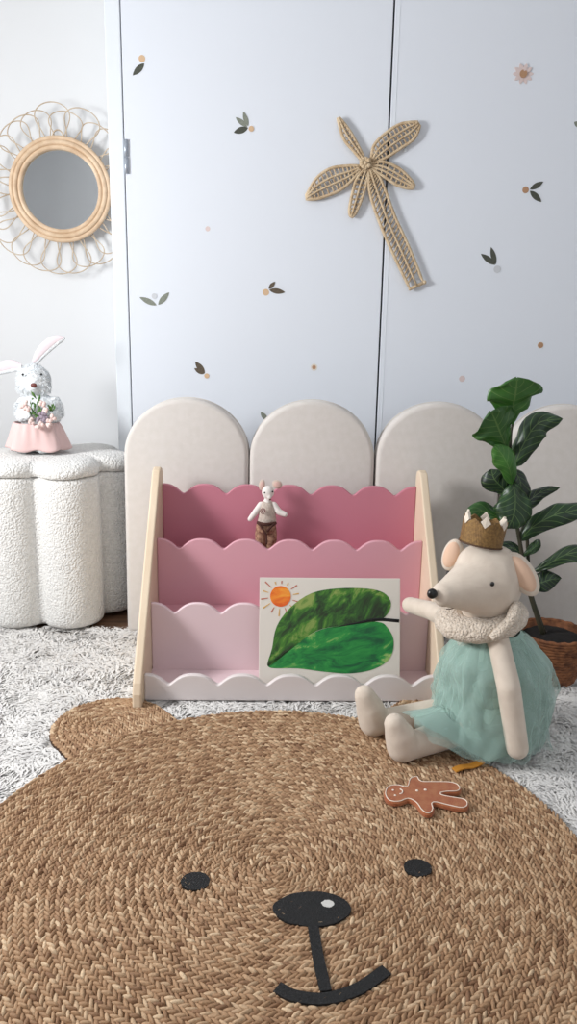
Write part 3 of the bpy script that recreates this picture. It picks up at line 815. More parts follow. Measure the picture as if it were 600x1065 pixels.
decal([(L_, (258, 133), (243, 138), 3.0, 'leaf_d'), (L_, (257, 132), (245, 122), 2.3, 'leaf_g'), (L_, (258, 131), (253, 116), 2.3, 'leaf_g'), ('dot', (261.3, 134), 2.6, 'dot_tan')], 'three-leaved sticker with a tan berry, one leaf darker than the others')
decal([('dot', (216, 238), 2.4, 'dot_pink')], 'lone faint pink dot on the left door between leaf stickers', nm='dot_sticker')
decal([(L_, (163, 317.5), (145, 309), 2.8, 'leaf_g'), (L_, (164.5, 317), (176, 304), 2.8, 'leaf_g'), ('dot', (160.5, 308), 2.8, 'dot_grey')], 'wide-open pair of grey-green leaves with a pale berry, nearest the hinge side')
decal([('dot', (276.5, 304), 3.3, 'dot_tan'), (L_, (280, 301.5), (296.5, 304), 2.7, 'leaf_br'), (L_, (279.5, 300.5), (286, 293), 2.0, 'leaf_br')], 'two brown-green leaves pointing right from a tan berry, below left of the palm trunk')
decal([(L_, (213, 388.5), (203, 376), 3.1, 'leaf_br'), (L_, (212, 389), (202, 383), 2.3, 'leaf_br'), ('dot', (215, 391), 2.6, 'dot_tan')], 'brown leaves leaning left over a tan berry, above the left cushion')
decal([('dot', (326.5, 382), 3.6, 'dot_rim'), ('dot', (326.5, 382.0), 2.1, 'dot_brown')], 'small brown dot with pale rim above the middle cushion', nm='dot_sticker')
decal([(L_, (278, 437), (271, 428.5), 2.6, 'leaf_g'), (L_, (279, 438), (286, 431), 2.6, 'leaf_g')], 'leaf tip peeking out above the middle cushion')
fl = [(L_, (544+2.5*math.cos(2*PI*k/10), 77+2.5*math.sin(2*PI*k/10)), (544+11*math.cos(2*PI*k/10), 77+11*math.sin(2*PI*k/10)), 1.9, 'dot_pink') for k in range(10)]
t_ = decal(fl+[('dot', (544, 77), 3.6, 'dot_brown')], 'pale pink daisy sticker with a brown centre, top right', nm='flower_sticker')
decal([('dot', (546.5, 197.5), 3.2, 'dot_brown'), (L_, (551, 197), (565, 189), 2.6, 'leaf_d'), (L_, (551, 198.5), (563, 210), 2.8, 'leaf_d')], 'two black-green leaves pointing right from a brown berry, below the daisy')
decal([(L_, (515, 275.5), (500, 264), 2.8, 'leaf_d'), (L_, (515.5, 275), (510.5, 257), 2.6, 'leaf_d'), ('dot', (517, 280), 3.6, 'dot_grey')], 'V-shaped pair of black-green leaves over a grey berry')
decal([('dot', (562, 359), 3.3, 'dot_rim'), ('dot', (562, 359), 2.9, 'dot_brown')], 'brown dot on the right door above the fig plant', nm='dot_sticker')
decal([('dot', (480.5, 394), 3.2, 'dot_pink')], 'faint pinkish dot above the third cushion', nm='dot_sticker')
decal([(L_, (604, 131), (597, 127), 2.6, 'leaf_g'), ('dot', (606, 133), 3, 'dot_tan')], 'grey-green leaf sticker cut by the right edge of the photo')

# ---------------------------------------------------------------- potted fiddle-leaf fig
PC = Vector((0.640, 1.735, 0))
fig = thing('potted_fig', 'fiddle-leaf fig with dark glossy leaves in a woven basket pot', 'potted plant', PC)
b = MB()
for k in range(17):
    z = 0.010+0.0072*k; f = k/16; r = 0.058+0.022*f**0.8
    pts = [(r*math.cos(2*PI*i/64)*(1), r*math.sin(2*PI*i/64), z+0.0012*math.sin(i*2+k*PI)) for i in range(64)]
    rs = [0.0044*(1+0.16*math.sin(i*PI*0.5+k*1.7)) for i in range(64)]
    tube(b, pts, rs, 7, closed=True)
lathe(b, [(0.0, 0.006), (0.057, 0.006), (0.078, 0.124), (0.074, 0.124), (0.072, 0.112)], (0, 0, 0), 48)
b.build('basket', M['basket'], fig)
b = MB(); lathe(b, [(0.0735, 0.110), (0.06, 0.1165), (0.03, 0.119), (0.0, 0.119)], (0, 0, 0), 40, fn=lambda p, a: p+Vector((0, 0, 0.003*noise.noise(p*70)))); b.build('soil', M['soil'], fig)
def st(px, py, Y): return P(px, py, Y)-PC
def figp(px, py, dy=0.0): return P(px, py, 1.735+dy)
trunk = spline([PC+Vector((-0.02, 0.0, 0.11)), figp(549, 610), figp(542, 572), figp(535, 530), figp(531, 490), figp(531, 455), figp(534, 436)], 30)
b = MB(); tube(b, trunk, [0.0062-0.0035*i/30 for i in range(len(trunk))], 8); b.build('stem', M['stem'], fig, origin=PC)
b = MB(); t2 = spline([PC+Vector((-0.012, 0.01, 0.11)), figp(552, 615, .02), figp(549, 575, .02), figp(548, 553, .02)], 16); tube(b, t2, 0.0042, 8); b.build('stem', M['stem'], fig, origin=PC)
def fig_leaf(pts, hw, facing, tone, cup=0.25, wave=0.10, seed=0, widest=0.62, pet=None):
    hw *= 1.18
    """pts: midrib points base to tip; facing: rough direction the blade looks"""
    mid = spline(pts, 20); n = len(mid); fac = Vector(facing).normalized()
    b = MB(); V = []; Fc = []; U = []; m = 12
    for i, p in enumerate(mid):
        f = i/(n-1)
        t = (mid[min(n-1, i+1)]-mid[max(0, i-1)]).normalized()
        s = t.cross(fac); s = s.normalized() if s.length > 1e-3 else Vector((1, 0, 0)); nn = s.cross(t).normalized()
        g = f**(math.log(0.5)/math.log(widest))
        w_ = hw*(math.sin(PI*min(1, g))**0.62 if 0 < f < 1 else 0.03)*(1-0.16*math.sin(PI*min(1, f*1.7))*(f < 0.59))
        for k in range(m+1):
            u = k/m*2-1
            nz_ = noise.noise(Vector((f*5+seed*3.1, u*1.5, seed*1.7)))
            off = nn*(-cup*w_*u*u*1.0 + wave*hw*nz_*abs(u)*1.8 + 0.10*hw*math.sin(f*22+seed)*abs(u)**2)
            V.append(p+s*w_*u*(1+0.08*nz_)+off); U.append((k/m, f))
    for i in range(n-1):
        for k in range(m):
            a = i*(m+1)+k; Fc.append((a, a+1, a+m+2, a+m+1))
    b.add(V, Fc)
    o = b.build('leaf', M['fig'], fig, origin=PC)
    me = o.data; uvl = me.uv_layers.new(name='UVMap')
    for lp in me.loops: uvl.data[lp.index].uv = U[lp.vertex_index]
    at = me.attributes.new('tone', 'FLOAT', 'POINT'); at.data.foreach_set('value', [tone]*len(me.vertices))
    so = o.modifiers.new('so', 'SOLIDIFY'); so.thickness = 0.0008; so.offset = 0
    if pet is not None:
        b = MB(); tube(b, spline([pet, pts[0]], 4), 0.0022, 6); b.build('leaf_stalk', M['stem'], o).location = -PC
        pass
K = 1/525.0
def fp(px, py, dy): return figp(px, py, dy)
# px-read positions, each leaf at its own depth around the stem
fig_leaf([fp(531, 441, .0), fp(533, 424, -.02), fp(536, 410, -.045), fp(538, 393, -.065)], 27*K, (0, -1, .1), .8, .12, .10, 1, .60)
fig_leaf([fp(530, 474, -.0), fp(522, 455, -.03), fp(517, 442, -.04), fp(511, 428, -.055)], 25*K, (.1, -1, .1), .62, .2, .16, 2, .66)
fig_leaf([fp(534, 486, -.0), fp(545, 461, -.01), fp(560, 440, -.01), fp(585, 435.5, -.02)], 15*K, (-.55, -1, .3), .12, .4, .2, 3, .45)
fig_leaf([fp(532, 505, -.01), fp(530, 489, -.045), fp(523, 474, -.05), fp(514, 463, -.05)], 11.5*K, (-.2, -1, .3), .95, .5, .1, 4, .5)
fig_leaf([fp(535, 523, .0), fp(523, 508, .01), fp(514, 498, .01), fp(511, 488, .02)], 15*K, (-.3, -1, .1), .0, .2, .15, 5, .65)
fig_leaf([fp(533, 488, .01), fp(541, 500, .0), fp(541, 515, -.0), fp(536, 528, -.0)], 13*K, (.2, -1, .1), .0, .3, .15, 15, .5)
fig_leaf([fp(534, 502, -.01), fp(536, 520, -.03), fp(534, 536, -.04), fp(528, 550, -.045)], 20*K, (.1, -1, .1), .18, .3, .2, 6, .5)
fig_leaf([fp(538, 520, .0), fp(548, 522, .01), fp(562, 512, .015), fp(582, 507, .02)], 9*K, (-.3, -1, .5), .05, .5, .3, 7, .3)
fig_leaf([fp(541, 563, -.0), fp(554, 548, -.01), fp(576, 536, -.02), fp(596, 531, -.02), fp(618, 527, -.03)], 12.5*K, (-.2, -1, .5), .1, .5, .2, 8, .45)
fig_leaf([fp(552, 595, -.0), fp(568, 588, -.02), fp(588, 577, -.03), fp(612, 574, -.04), fp(624, 582, -.04)], 9.5*K, (-.1, -1, .6), .05, .4, .2, 9, .6)
fig_leaf([fp(542, 580, .0), fp(550, 574, -.01), fp(557, 568, -.01), fp(561, 561, -.01)], 5.5*K, (0, -1, .3), .1, .3, .3, 10, .6)
fig_leaf([fp(550, 606, .0), fp(562, 606, -.01), fp(572, 603, -.01), fp(583, 602, -.01)], 12*K, (0, -1, .3), .0, .3, .2, 11, .4)
fig_leaf([fp(536, 548, .0), fp(518, 538, .0), fp(500, 531, -.0), fp(484, 536, -.02)], 10*K, (-.2, -1, .5), .5, .4, .2, 12, .55)
fig_leaf([fp(545, 578, .01), fp(533, 570, .02), fp(524, 572, .02), fp(516, 580, .02)], 8*K, (0, -1, .3), .0, .3, .3, 13, .5)

# ---------------------------------------------------------------- big cloth mouse doll
DC = Vector((0.385, 1.43, 0))
doll = thing('mouse_doll', 'large cream cloth mouse doll in a mint tulle dress sitting on the rug', 'doll', DC)
def body():
    b = MB()
    hc = P(505, 603, 1.42)
    ellipsoid(b, hc, (0.066, 0.064, 0.066), u=32, v=20)
    sn = P(462, 618, 1.360)
    roundcone(b, hc+Vector((-0.002, -0.004, -0.004)), 0.068, sn, 0.0245, 32)
    roundcone(b, hc+Vector((0.0, -0.004, -0.018)), 0.060, hc+Vector((0.008, 0.0, -0.012)), 0.062, 32)
    roundcone(b, hc+Vector((-0.01, 0.0, 0.022)), 0.050, hc+Vector((0.014, 0.0, 0.020)), 0.050, 32)
    roundcone(b, hc+Vector((0, 0.0, -0.02)), 0.04, (0.385, 1.435, 0.21), 0.045)
    roundcone(b, (0.385, 1.435, 0.21), 0.045, (0.392, 1.435, 0.085), 0.068)
    # legs and upright feet
    for (hip, heel, toe, r1) in (((0.345, 1.385, 0.055), P(421, 786, 1.335), P(410.5, 753, 1.325), 0.029),
                                 ((0.335, 1.455, 0.055), P(391, 758, 1.43), P(379, 723, 1.42), 0.027)):
        heel = Vector(heel); heel.z = 0.042; toe = Vector(toe)
        roundcone(b, hip, 0.032, heel, 0.0255)
        roundcone(b, heel+Vector((-0.006, -0.002, 0.004)), 0.031, heel.lerp(toe, 0.5), 0.0295); roundcone(b, heel.lerp(toe, 0.5), 0.0295, toe, 0.021)
    # near arm hanging to the floor, far arm reaching for the picture
    sh = P(517, 662, 1.375); el = P(529, 715, 1.325); ha = P(538, 778, 1.315); ha.z = max(ha.z, 0.028)
    roundcone(b, (0.40, 1.42, 0.235), 0.024, sh, 0.021); roundcone(b, sh, 0.021, el, 0.0225); roundcone(b, el, 0.0225, ha, 0.0215)
    s2 = P(476, 648, 1.44); e2 = P(448, 635, 1.53); h2 = P(426, 629, 1.60)
    roundcone(b, (0.375, 1.435, 0.25), 0.024, s2, 0.021); roundcone(b, s2, 0.022, e2, 0.020); roundcone(b, e2, 0.020, h2, 0.0178)
    o = b.build('body', M['doll'], doll, origin=DC)
    remesh(o, 0.0042, 6)
    return hc, sn
hc, sn = body()
def aim(d, upv=(0, 0, 1)):
    z = Vector(d).normalized(); x = Vector(upv).cross(z)
    x = x.normalized() if x.length > 1e-4 else Vector((1, 0, 0)); return Matrix((x, z.cross(x), z)).transposed()
b = MB(); ellipsoid(b, P(449.5, 617.5, 1.342), (0.0098, 0.0085, 0.0098), u=16, v=10); b.build('nose', M['bead'], doll, origin=DC)
b = MB(); ellipsoid(b, P(512, 607.5, 1.3535), (0.0042, 0.003, 0.0046), u=12, v=8); b.build('eye', M['bead'], doll, origin=DC)
b = MB(); ellipsoid(b, P(466, 596, 1.42), (0.0042, 0.004, 0.0046), u=12, v=8); b.build('eye', M['bead'], doll, origin=DC)
mo = [P(464, 633.5, 1.362), P(470, 633, 1.360), P(475, 630.5, 1.360)]
b = MB(); tube(b, spline(mo, 8), 0.001, 6); b.build('mouth', M['thread'], doll, origin=DC)
def ear(c, top, rad, thick, facing, name='ear'):
    d = (Vector(top)-Vector(c)); L = d.length; z = d.normalized(); f = Vector(facing).normalized(); f = (f-f.dot(z)*z).normalized(); x = f.cross(z)
    rm = Matrix((x, f, z)).transposed()
    b = MB(); ellipsoid(b, c, (rad, thick, L), rm, 24, 16, fn=lambda p, dd: p-Vector((0, 0, 0))+Vector((0, -0.25*rad*(dd.x**2), 0)))
    o = b.build(name, M['doll'], doll, origin=DC)
    b = MB(); ellipsoid(b, Vector(c)+f*thick*0.45, (rad*0.80, thick*0.75, L*0.82), rm, 24, 16, fn=lambda p, dd: p+Vector((0, -0.20*rad*(dd.x**2), 0)))
    q = b.build('ear_lining', M['ear_in'], o); 
    for v in q.data.vertices: v.co -= DC
ear(P(543, 597, 1.388), P(529, 575, 1.405), 0.0245, 0.0105, (-0.1, -1, 0.15))
ear(P(470, 577, 1.452), P(476, 561, 1.455), 0.0215, 0.010, (-0.75, -1, 0.1))
# stretch near ear downwards
# crown
def crown():
    c = P(499.5, 566, 1.425); r = 0.0405
    tilt = Matrix.Rotation(R(9), 3, 'Y') @ Matrix.Rotation(R(-4), 3, 'X')
    n = 80; V = []; Fc = []
    def zig(a):
        f = (a/(2*PI)*6 + 0.0) % 1; return abs(2*f-1)     # 1 at points
    for rr, hx in ((r, 0), (r-0.0025, 0)):
        for k in range(n):
            a = 2*PI*k/n; top = 0.038+0.014*zig(a+R(104)+PI/6)
            for z in (0.0, 0.012, 0.026, top):
                V.append(c+tilt @ Vector((rr*math.cos(a)*(1+0.03*z/0.05), rr*math.sin(a)*(1+0.03*z/0.05), z)))
    for k in range(n):
        k2 = (k+1) % n
        for j in range(3):
            a, a2 = k*4+j, k2*4+j; Fc.append((a, a2, a2+1, a+1)); q, q2 = a+4*n, a2+4*n; Fc.append((q, q+1, q2+1, q2))
        Fc.append((k*4+3, k2*4+3, k2*4+3+4*n, k*4+3+4*n)); Fc.append((k*4, k*4+4*n, k2*4+4*n, k2*4))
    b = MB(); b.add(V, Fc); o = b.build('crown', M['gold'], doll, origin=DC, smooth=False)
    o['label'] = 'bronze cloth crown with cream diamond points'
    b = MB(); tube(b, [c+tilt @ Vector(((r+0.0005)*math.cos(2*PI*k/48), (r+0.0005)*math.sin(2*PI*k/48), 0.001)) for k in range(48)], 0.0017, 6, closed=True)
    q = b.build('crown_hem', M['gold_d'], o)
    for v in q.data.vertices: v.co -= DC
    for k in range(6):
        a = 2*PI*k/6 - R(104)
        d = Vector((math.cos(a), math.sin(a), 0)); s = Vector((-d.y, d.x, 0))
        ctr = d*(r*1.045)+Vector((0, 0, 0.047))
        pts = [ctr+Vector((0, 0, 0.0125)), ctr+s*0.0095-d*0.0010, ctr-Vector((0, 0, 0.0105)), ctr-s*0.0095-d*0.0010]
        b = MB(); b.add([c+tilt @ p for p in pts]+[c+tilt @ (p-d*0.0045) for p in pts], [(0, 1, 2, 3), (7, 6, 5, 4), (0, 4, 5, 1), (1, 5, 6, 2), (2, 6, 7, 3), (3, 7, 4, 0)])
        q = b.build('crown_point', M['cream'], o, smooth=False)
        for v in q.data.vertices: v.co -= DC
crown()
# fleece collar
def collar():
    c = P(499, 636, 1.42); b = MB()
    tl = Matrix.Rotation(R(-10), 3, 'Y') @ Matrix.Rotation(R(8), 3, 'X')
    n = 64; m = 18; V = []; Fc = []
    for i in range(n):
        a = 2*PI*i/n
        for k in range(m):
            t = 2*PI*k/m
            Rr = 0.052; rx, rz = 0.026, 0.023
            p = Vector(((Rr+rx*math.cos(t))*math.cos(a)*1.16, (Rr+rx*math.cos(t))*math.sin(a), rz*math.sin(t)-0.012))
            nz_ = noise.noise(p*42)*0.003 + noise.noise(p*150)*0.0016
            p += Vector((math.cos(a)*math.cos(t), math.sin(a)*math.cos(t), math.sin(t)))*nz_
            V.append(c+tl @ p)
    for i in range(n):
        for k in range(m):
            Fc.append((i*m+k, ((i+1) % n)*m+k, ((i+1) % n)*m+(k+1) % m, i*m+(k+1) % m))
    b.add(V, Fc); o = b.build('fleece_collar', M['fleece'], doll, origin=DC); o['label'] = 'nubbly cream fleece collar'
    b = MB(); tube(b, spline([P(537, 628, 1.372), P(532, 645, 1.350), P(520, 657, 1.345), P(511, 664, 1.345)], 14), [0.009, 0.011, 0.012, 0.012, 0.012, 0.012, 0.012, 0.012, 0.011, 0.011, 0.010, 0.009, 0.008], 10)
    q = b.build('collar_flap', M['fleece'], o)
    for v in q.data.vertices: v.co -= DC
collar()
# tulle dress: cotton slip and three gathered layers
def dress_layer(seed, grow, amp, zlo, name, mm, n=150, m=30, ztop=0.245):
    V = []; Fc = []
    for j in range(m+1):
        f = j/m; z = ztop-(ztop-zlo)*f
        base = 0.058+0.034*min(1, f*4)**0.8+0.022*f
        for i in range(n):
            a = 2*PI*i/n; ca, sa = math.cos(a), math.sin(a)
            r = base+grow
            leg = max(0, math.cos(a-R(205)))**3
            r += leg*0.062*max(0, (f-0.78)/0.22)**1.2
            r -= 0.006*max(0, math.cos(a-R(225)))**2*math.sin(PI*min(1, f*1.1))
            r -= 0.016*max(0, -ca)**1.5
            r += 0.014*max(0, math.cos(a-R(-10)))**2*math.sin(PI*f)
            ruf = noise.noise(Vector((ca*2.6+seed*7, sa*2.6, z*13)))*amp*1.9 + math.sin(a*(11+seed)+4*noise.noise(Vector((ca*2, sa*2, z*14+seed))))*amp*0.22*(0.2+0.8*abs(2*f-0.9)) + noise.noise(Vector((ca*6+seed, sa*6, z*34)))*amp*0.8
            r += ruf*(0.3+0.7*min(1, f*2))
            zz = z
            if f > 0.85: zz += 0.006*math.sin(a*9+seed*2)*(f-0.85)/0.15
            x = DC.x+0.020+r*ca*1.04; y = DC.y+r*sa*0.92
            # over the legs the hem rides up
            if leg > 0: zz = max(zz, 0.112*max(0, math.cos(a-R(205)))**2*min(1, max(0, (f-0.5)*4))*(1.25-0.5*f) if f > 0.5 else zz)
            V.append((x, y, max(zz, 0.019)))
    for j in range(m):
        for i in range(n):
            k = (i+1) % n; Fc.append((j*n+i, (j+1)*n+i, (j+1)*n+k, j*n+k))
    b = MB(); b.add(V, Fc); o = b.build(name, mm, doll, origin=DC)
    return o
sl = dress_layer(1, -0.004, 0.004, 0.026, 'dress_slip', M['tulle_in'], ztop=0.250)
dress_layer(2, 0.003, 0.007, 0.020, 'tulle_layer', M['tulle'])
dress_layer(5, 0.006, 0.010, 0.024, 'tulle_layer', M['tulle'])
dress_layer(8, 0.010, 0.014, 0.034, 'tulle_layer', M['tulle'], ztop=0.235)

# mustard ribbon under the hem
p0 = G(472, 802, 0.019); p1 = G(502, 793, 0.022)
b = MB(); d = (p1-p0).normalized(); n = Vector((-d.y, d.x, 0))*0.0075
V = []
for i in range(9):
    p = p0.lerp(p1, i/8)+Vector((0, 0, 0.002*math.sin(i*0.9)))
    V += [p-n, p+n, p+n+Vector((0, 0, 0.003)), p-n+Vector((0, 0, 0.003))]
Fc = [(0, 1, 2, 3), (32, 35, 34, 33)]
for i in range(8):
    for k in range(4): a = i*4+k; c_ = i*4+(k+1) % 4; Fc.append((a, a+4, c_+4, c_))
b.add(V, Fc); tag(b.build('ribbon', M['mustard'], smooth=False, bevel=0.001), 'short mustard ribbon end poking out from under the mint dress', 'ribbon')

# ---------------------------------------------------------------- gingerbread man
def ginger():
    Zg = 0.0275
    def q(p): return G(390+p[0]*110/600, 795+p[1]*65/355, Zg)
    out = [(50, 165), (62, 128), (95, 112), (140, 112), (176, 120), (186, 88), (205, 68), (245, 66), (265, 90), (330, 92), (420, 94), (470, 108), (490, 135), (470, 155), (410, 158), (378, 166), (430, 178), (500, 190), (530, 210), (528, 238), (490, 250), (410, 234), (335, 218), (338, 252), (320, 278), (285, 278), (255, 255), (228, 218), (190, 198), (150, 212), (105, 215), (68, 200)]
    c = q((280, 165))
    t = thing('gingerbread_man', 'brown felt gingerbread man with white edging lying on the jute rug', 'toy', (c.x, c.y, 0.016))
    sp = spline([Vector(q(p)) for p in out], 128, closed=True)
    n = len(sp); V = []; Fc = []
    ctr = Vector((c.x, c.y, 0))
    # padded slab: rim rings inset by normals
    nor = []
    for i in range(n):
        d = (sp[(i+1) % n]-sp[i-1]).normalized(); nor.append(Vector((d.y, -d.x, 0)))
    area = sum(sp[i].x*sp[(i+1) % n].y-sp[(i+1) % n].x*sp[i].y for i in range(n))
    sg = 1 if area > 0 else -1
    rings = [(-0.003, 0.0172), (0.0, 0.0195), (0.0, 0.0245), (-0.0025, 0.0272)]
    for off, z in rings:
        for i in range(n):
            p = sp[i]+nor[i]*sg*off; V.append((p.x-t.location.x, p.y-t.location.y, z-0.016))
    for j in range(3):
        for i in range(n):
            k = (i+1) % n; Fc.append((j*n+i, j*n+k, (j+1)*n+k, (j+1)*n+i))
    Fc.append(tuple(range(n-1, -1, -1))); Fc.append(tuple(range(3*n, 4*n)))
    b = MB(); b.add(V, Fc); o = b.build('felt_body', M['ginger'], t, smooth=False)
    b = MB(); tube(b, [p+nor[i]*sg*-0.0030+Vector((0, 0, -p.z+0.0274)) for i, p in enumerate(sp)], 0.0009, 6, closed=True)
    b.build('edging', M['piping'], t, origin=t.location)
    for p in ((102, 146), (114, 176)):
        b = MB(); ellipsoid(b, q(p), (0.0022, 0.0022, 0.0012), u=10, v=6); b.build('eye', M['piping'], t, origin=t.location)
    b = MB(); tube(b, spline([q((142, 140)), q((156, 150)), q((152, 164)), q((140, 168))], 12), 0.0012, 6); b.build('smile', M['piping'], t, origin=t.location)
    for p in ((238, 149), (285, 144)):
        b = MB(); ellipsoid(b, q(p), (0.0028, 0.0028, 0.0014), u=10, v=6); b.build('button', M['piping'], t, origin=t.location)
ginger()

# ---------------------------------------------------------------- rabbit on the ottoman
def rabbit():
    Y = 2.13; z0 = 0.475
    def q(x, y, dy=0): return P(x/7.5, 340+y/7.5, Y+dy)
    base = q(290, 1000); base.z = z0
    t = thing('rabbit_figure', 'white furry rabbit in a pink skirt holding a posy, standing on the ottoman', 'figurine', base)
    O = t.location
    s = 0.00037  # metres per view pixel
    b = MB()
    ellipsoid(b, q(262, 418), (120*s, 95*s, 118*s), u=24, v=16); ellipsoid(b, q(262, 470, -.022), (58*s, 50*s, 48*s), u=20, v=12)
    ellipsoid(b, q(200, 470, -.01), (55*s, 50*s, 45*s), u=16, v=10); ellipsoid(b, q(325, 470, -.01), (55*s, 50*s, 45*s), u=16, v=10)
    ellipsoid(b, q(300, 660), (165*s, 100*s, 135*s), u=24, v=16)
    roundcone(b, q(180, 590), 45*s, q(170, 700, -.02), 42*s); roundcone(b, q(170, 700, -.02), 42*s, q(225, 690, -.045), 30*s)
    roundcone(b, q(425, 590), 48*s, q(440, 690, -.02), 42*s); roundcone(b, q(440, 690, -.02), 42*s, q(395, 705, -.045), 30*s)
    roundcone(b, q(240, 900), 45*s, q(235, 975, -.0), 38*s); roundcone(b, q(350, 900), 45*s, q(355, 975, -.0), 38*s)
    for x in (225, 365):
        p = q(x, 990); p.z = z0+0.0125; ellipsoid(b, p+Vector((0, -0.022, 0)), (62*s, 100*s, 0.0125), u=16, v=10)
    o = b.build('body', M['rab_fur'], t, origin=O); remesh(o, 0.0042, 3)
    dm = o.modifiers.new('fur', 'DISPLACE'); tx = bpy.data.textures.new('fur', 'CLOUDS'); tx.noise_scale = 0.006; dm.texture = tx; dm.strength = 0.008
    for pts, wd in ((((262, 290), (330, 190), (420, 115), (505, 92)), 44), (((170, 320), (90, 305), (-10, 330), (-110, 375)), 48)):
        pp = spline([q(*p) for p in pts], 16); n = len(pp)
        rs = [max(0.001, wd*s*math.sin(PI*(0.06+0.935*i/(n-1)))**0.6) for i in range(n)]
        b = MB(); T, N = frames(pp)
        V = []; Fc = []; sg = 14
        for i in range(n):
            sd = T[i].cross(Vector((0, -1, 0))).normalized()
            for k in range(sg):
                a = 2*PI*k/sg; V.append(pp[i]+sd*rs[i]*math.cos(a)+Vector((0, -1, 0))*0.0045*math.sin(a))
        for i in range(n-1):
            for k in range(sg): Fc.append((i*sg+k, i*sg+(k+1) % sg, (i+1)*sg+(k+1) % sg, (i+1)*sg+k))
        Fc.append(tuple(range(sg))); Fc.append(tuple((n-1)*sg+k for k in range(sg-1, -1, -1)))
        b.add(V, Fc); e = b.build('ear', M['rab_fur'], t, origin=O)
        b2 = MB(); c0 = sum(pp, Vector())/n; b2.add([(v-pp[i//sg]).lerp(Vector(), 0.22)+pp[i//sg]+Vector((0, -0.0022, 0.004)) for i, v in enumerate(V)], Fc)
        l = b2.build('ear_lining', M['rab_ear'], e)
        for v in l.data.vertices: v.co -= O
    b = MB(); ellipsoid(b, q(262, 455, -.042), (24*s, 12*s, 17*s), u=14, v=8); b.build('nose', M['rab_nose'], t, origin=O)
    for x, y in ((178, 372), (322, 370)):
        b = MB(); ellipsoid(b, q(x, y, -.037), (9*s, 8*s, 9*s), u=10, v=8); b.build('eye', M['bead'], t, origin=O)
    b = MB()
    c = q(285, 740); n = 96; V = []; Fc = []
    for j in range(13):
        f = j/12; z = c.z-(0.073)*f
        for i in range(n):
            a = 2*PI*i/n; r = (0.060+0.023*f**0.8)*(1+0.12*f**0.8*math.sin(a*6+0.9+math.sin(a*2))+0.035*math.sin(a*17)*(1-f))
            V.append((c.x+0.002*f+r*math.cos(a)*1.0, c.y+r*math.sin(a)*0.85, z+0.003*math.sin(a*8)*f))
    for j in range(12):
        for i in range(n): Fc.append((j*n+i, (j+1)*n+i, (j+1)*n+(i+1) % n, j*n+(i+1) % n))
    b.add(V, Fc); sk = b.build('skirt', M['rab_skirt'], t, origin=O); so = sk.modifiers.new('so', 'SOLIDIFY'); so.thickness = 0.0015
    # long soft fur over head, chest and arms
    rg2 = np.random.default_rng(8); VV = []; FF = []
    for (x, y, dy, rx, ry, rz, cnt) in ((262, 418, 0, 120, 95, 118, 1500), (300, 660, 0, 160, 100, 130, 1500), (175, 650, -.01, 55, 50, 75, 500), (432, 650, -.01, 58, 50, 80, 500), (200, 475, -.01, 62, 50, 50, 350), (325, 475, -.01, 62, 50, 50, 350)):
        cc = q(x, y, dy)
        for _ in range(cnt):
            d = Vector(rg2.normal(0, 1, 3)).normalized()
            if y == 418 and d.y < -0.72 and d.z < 0.3: continue
            p = cc+Vector((d.x*rx*s, d.y*ry*s, d.z*rz*s))*0.97
            g = (d+Vector((0, 0, -0.55))+Vector(rg2.normal(0, .35, 3))).normalized(); sd = g.cross(Vector((0.1, -1, 0.2))).normalized()*0.0007
            L0 = rg2.uniform(0.004, 0.008); k0 = len(VV)
            VV += [p-sd, p+sd, p+g*L0*0.6+sd*0.8+d*0.001, p+g*L0*0.6-sd*0.8+d*0.001, p+g*L0-Vector((0, 0, L0*0.2))]
            FF += [(k0, k0+1, k0+2, k0+3), (k0+3, k0+2, k0+4)]
    fb = MB(); fb.add(VV, FF); fu = fb.build('fur', M['rab_fur'], t, origin=O); fu['kind'] = 'stuff'
    # posy
    rg = random.Random(5)
    b = MB()
    for k in range(34):
        a = q(rg.uniform(235, 320), rg.uniform(560, 720), -.055); e = a+Vector((rg.uniform(-.012, .012), rg.uniform(-.012, 0), rg.uniform(-.004, .022)))
        tube(b, [a, a.lerp(e, .5)+Vector((0, -0.002, 0)), e], [0.001, 0.0032, 0.0008], 5, flat=0.4)
    for k in range(10):
        a = q(rg.uniform(380, 420), rg.uniform(610, 670), -.05); e = a+Vector((rg.uniform(-.008, .008), -.004, rg.uniform(0, .014)))
        tube(b, [a, a.lerp(e, .5), e], [0.001, 0.003, 0.0008], 5, flat=0.4)
    po = b.build('posy_leaves', M['green'], t, origin=O)
    for nm, m, L in (('posy_blossom', 'blush', [(200, 600), (180, 630), (330, 600), (360, 650), (325, 755), (385, 770), (245, 735), (420, 700), (295, 770), (215, 640), (385, 725)]), ('posy_berries', 'mauve', [(340, 700), (355, 720), (325, 690), (350, 670), (310, 720)])):
        b = MB()
        for x, y in L:
            c = q(x, y, -.062)
            for g in range(6):
                d = Vector((rg.uniform(-1, 1), rg.uniform(-1, 0.3), rg.uniform(-1, 1))).normalized()*0.0055
                ellipsoid(b, c+d, (0.0055, 0.0035, 0.0050), Matrix.Rotation(rg.uniform(0, 6), 3, 'Y'), 8, 6)
        b.build(nm, M[m], t, origin=O)
rabbit()

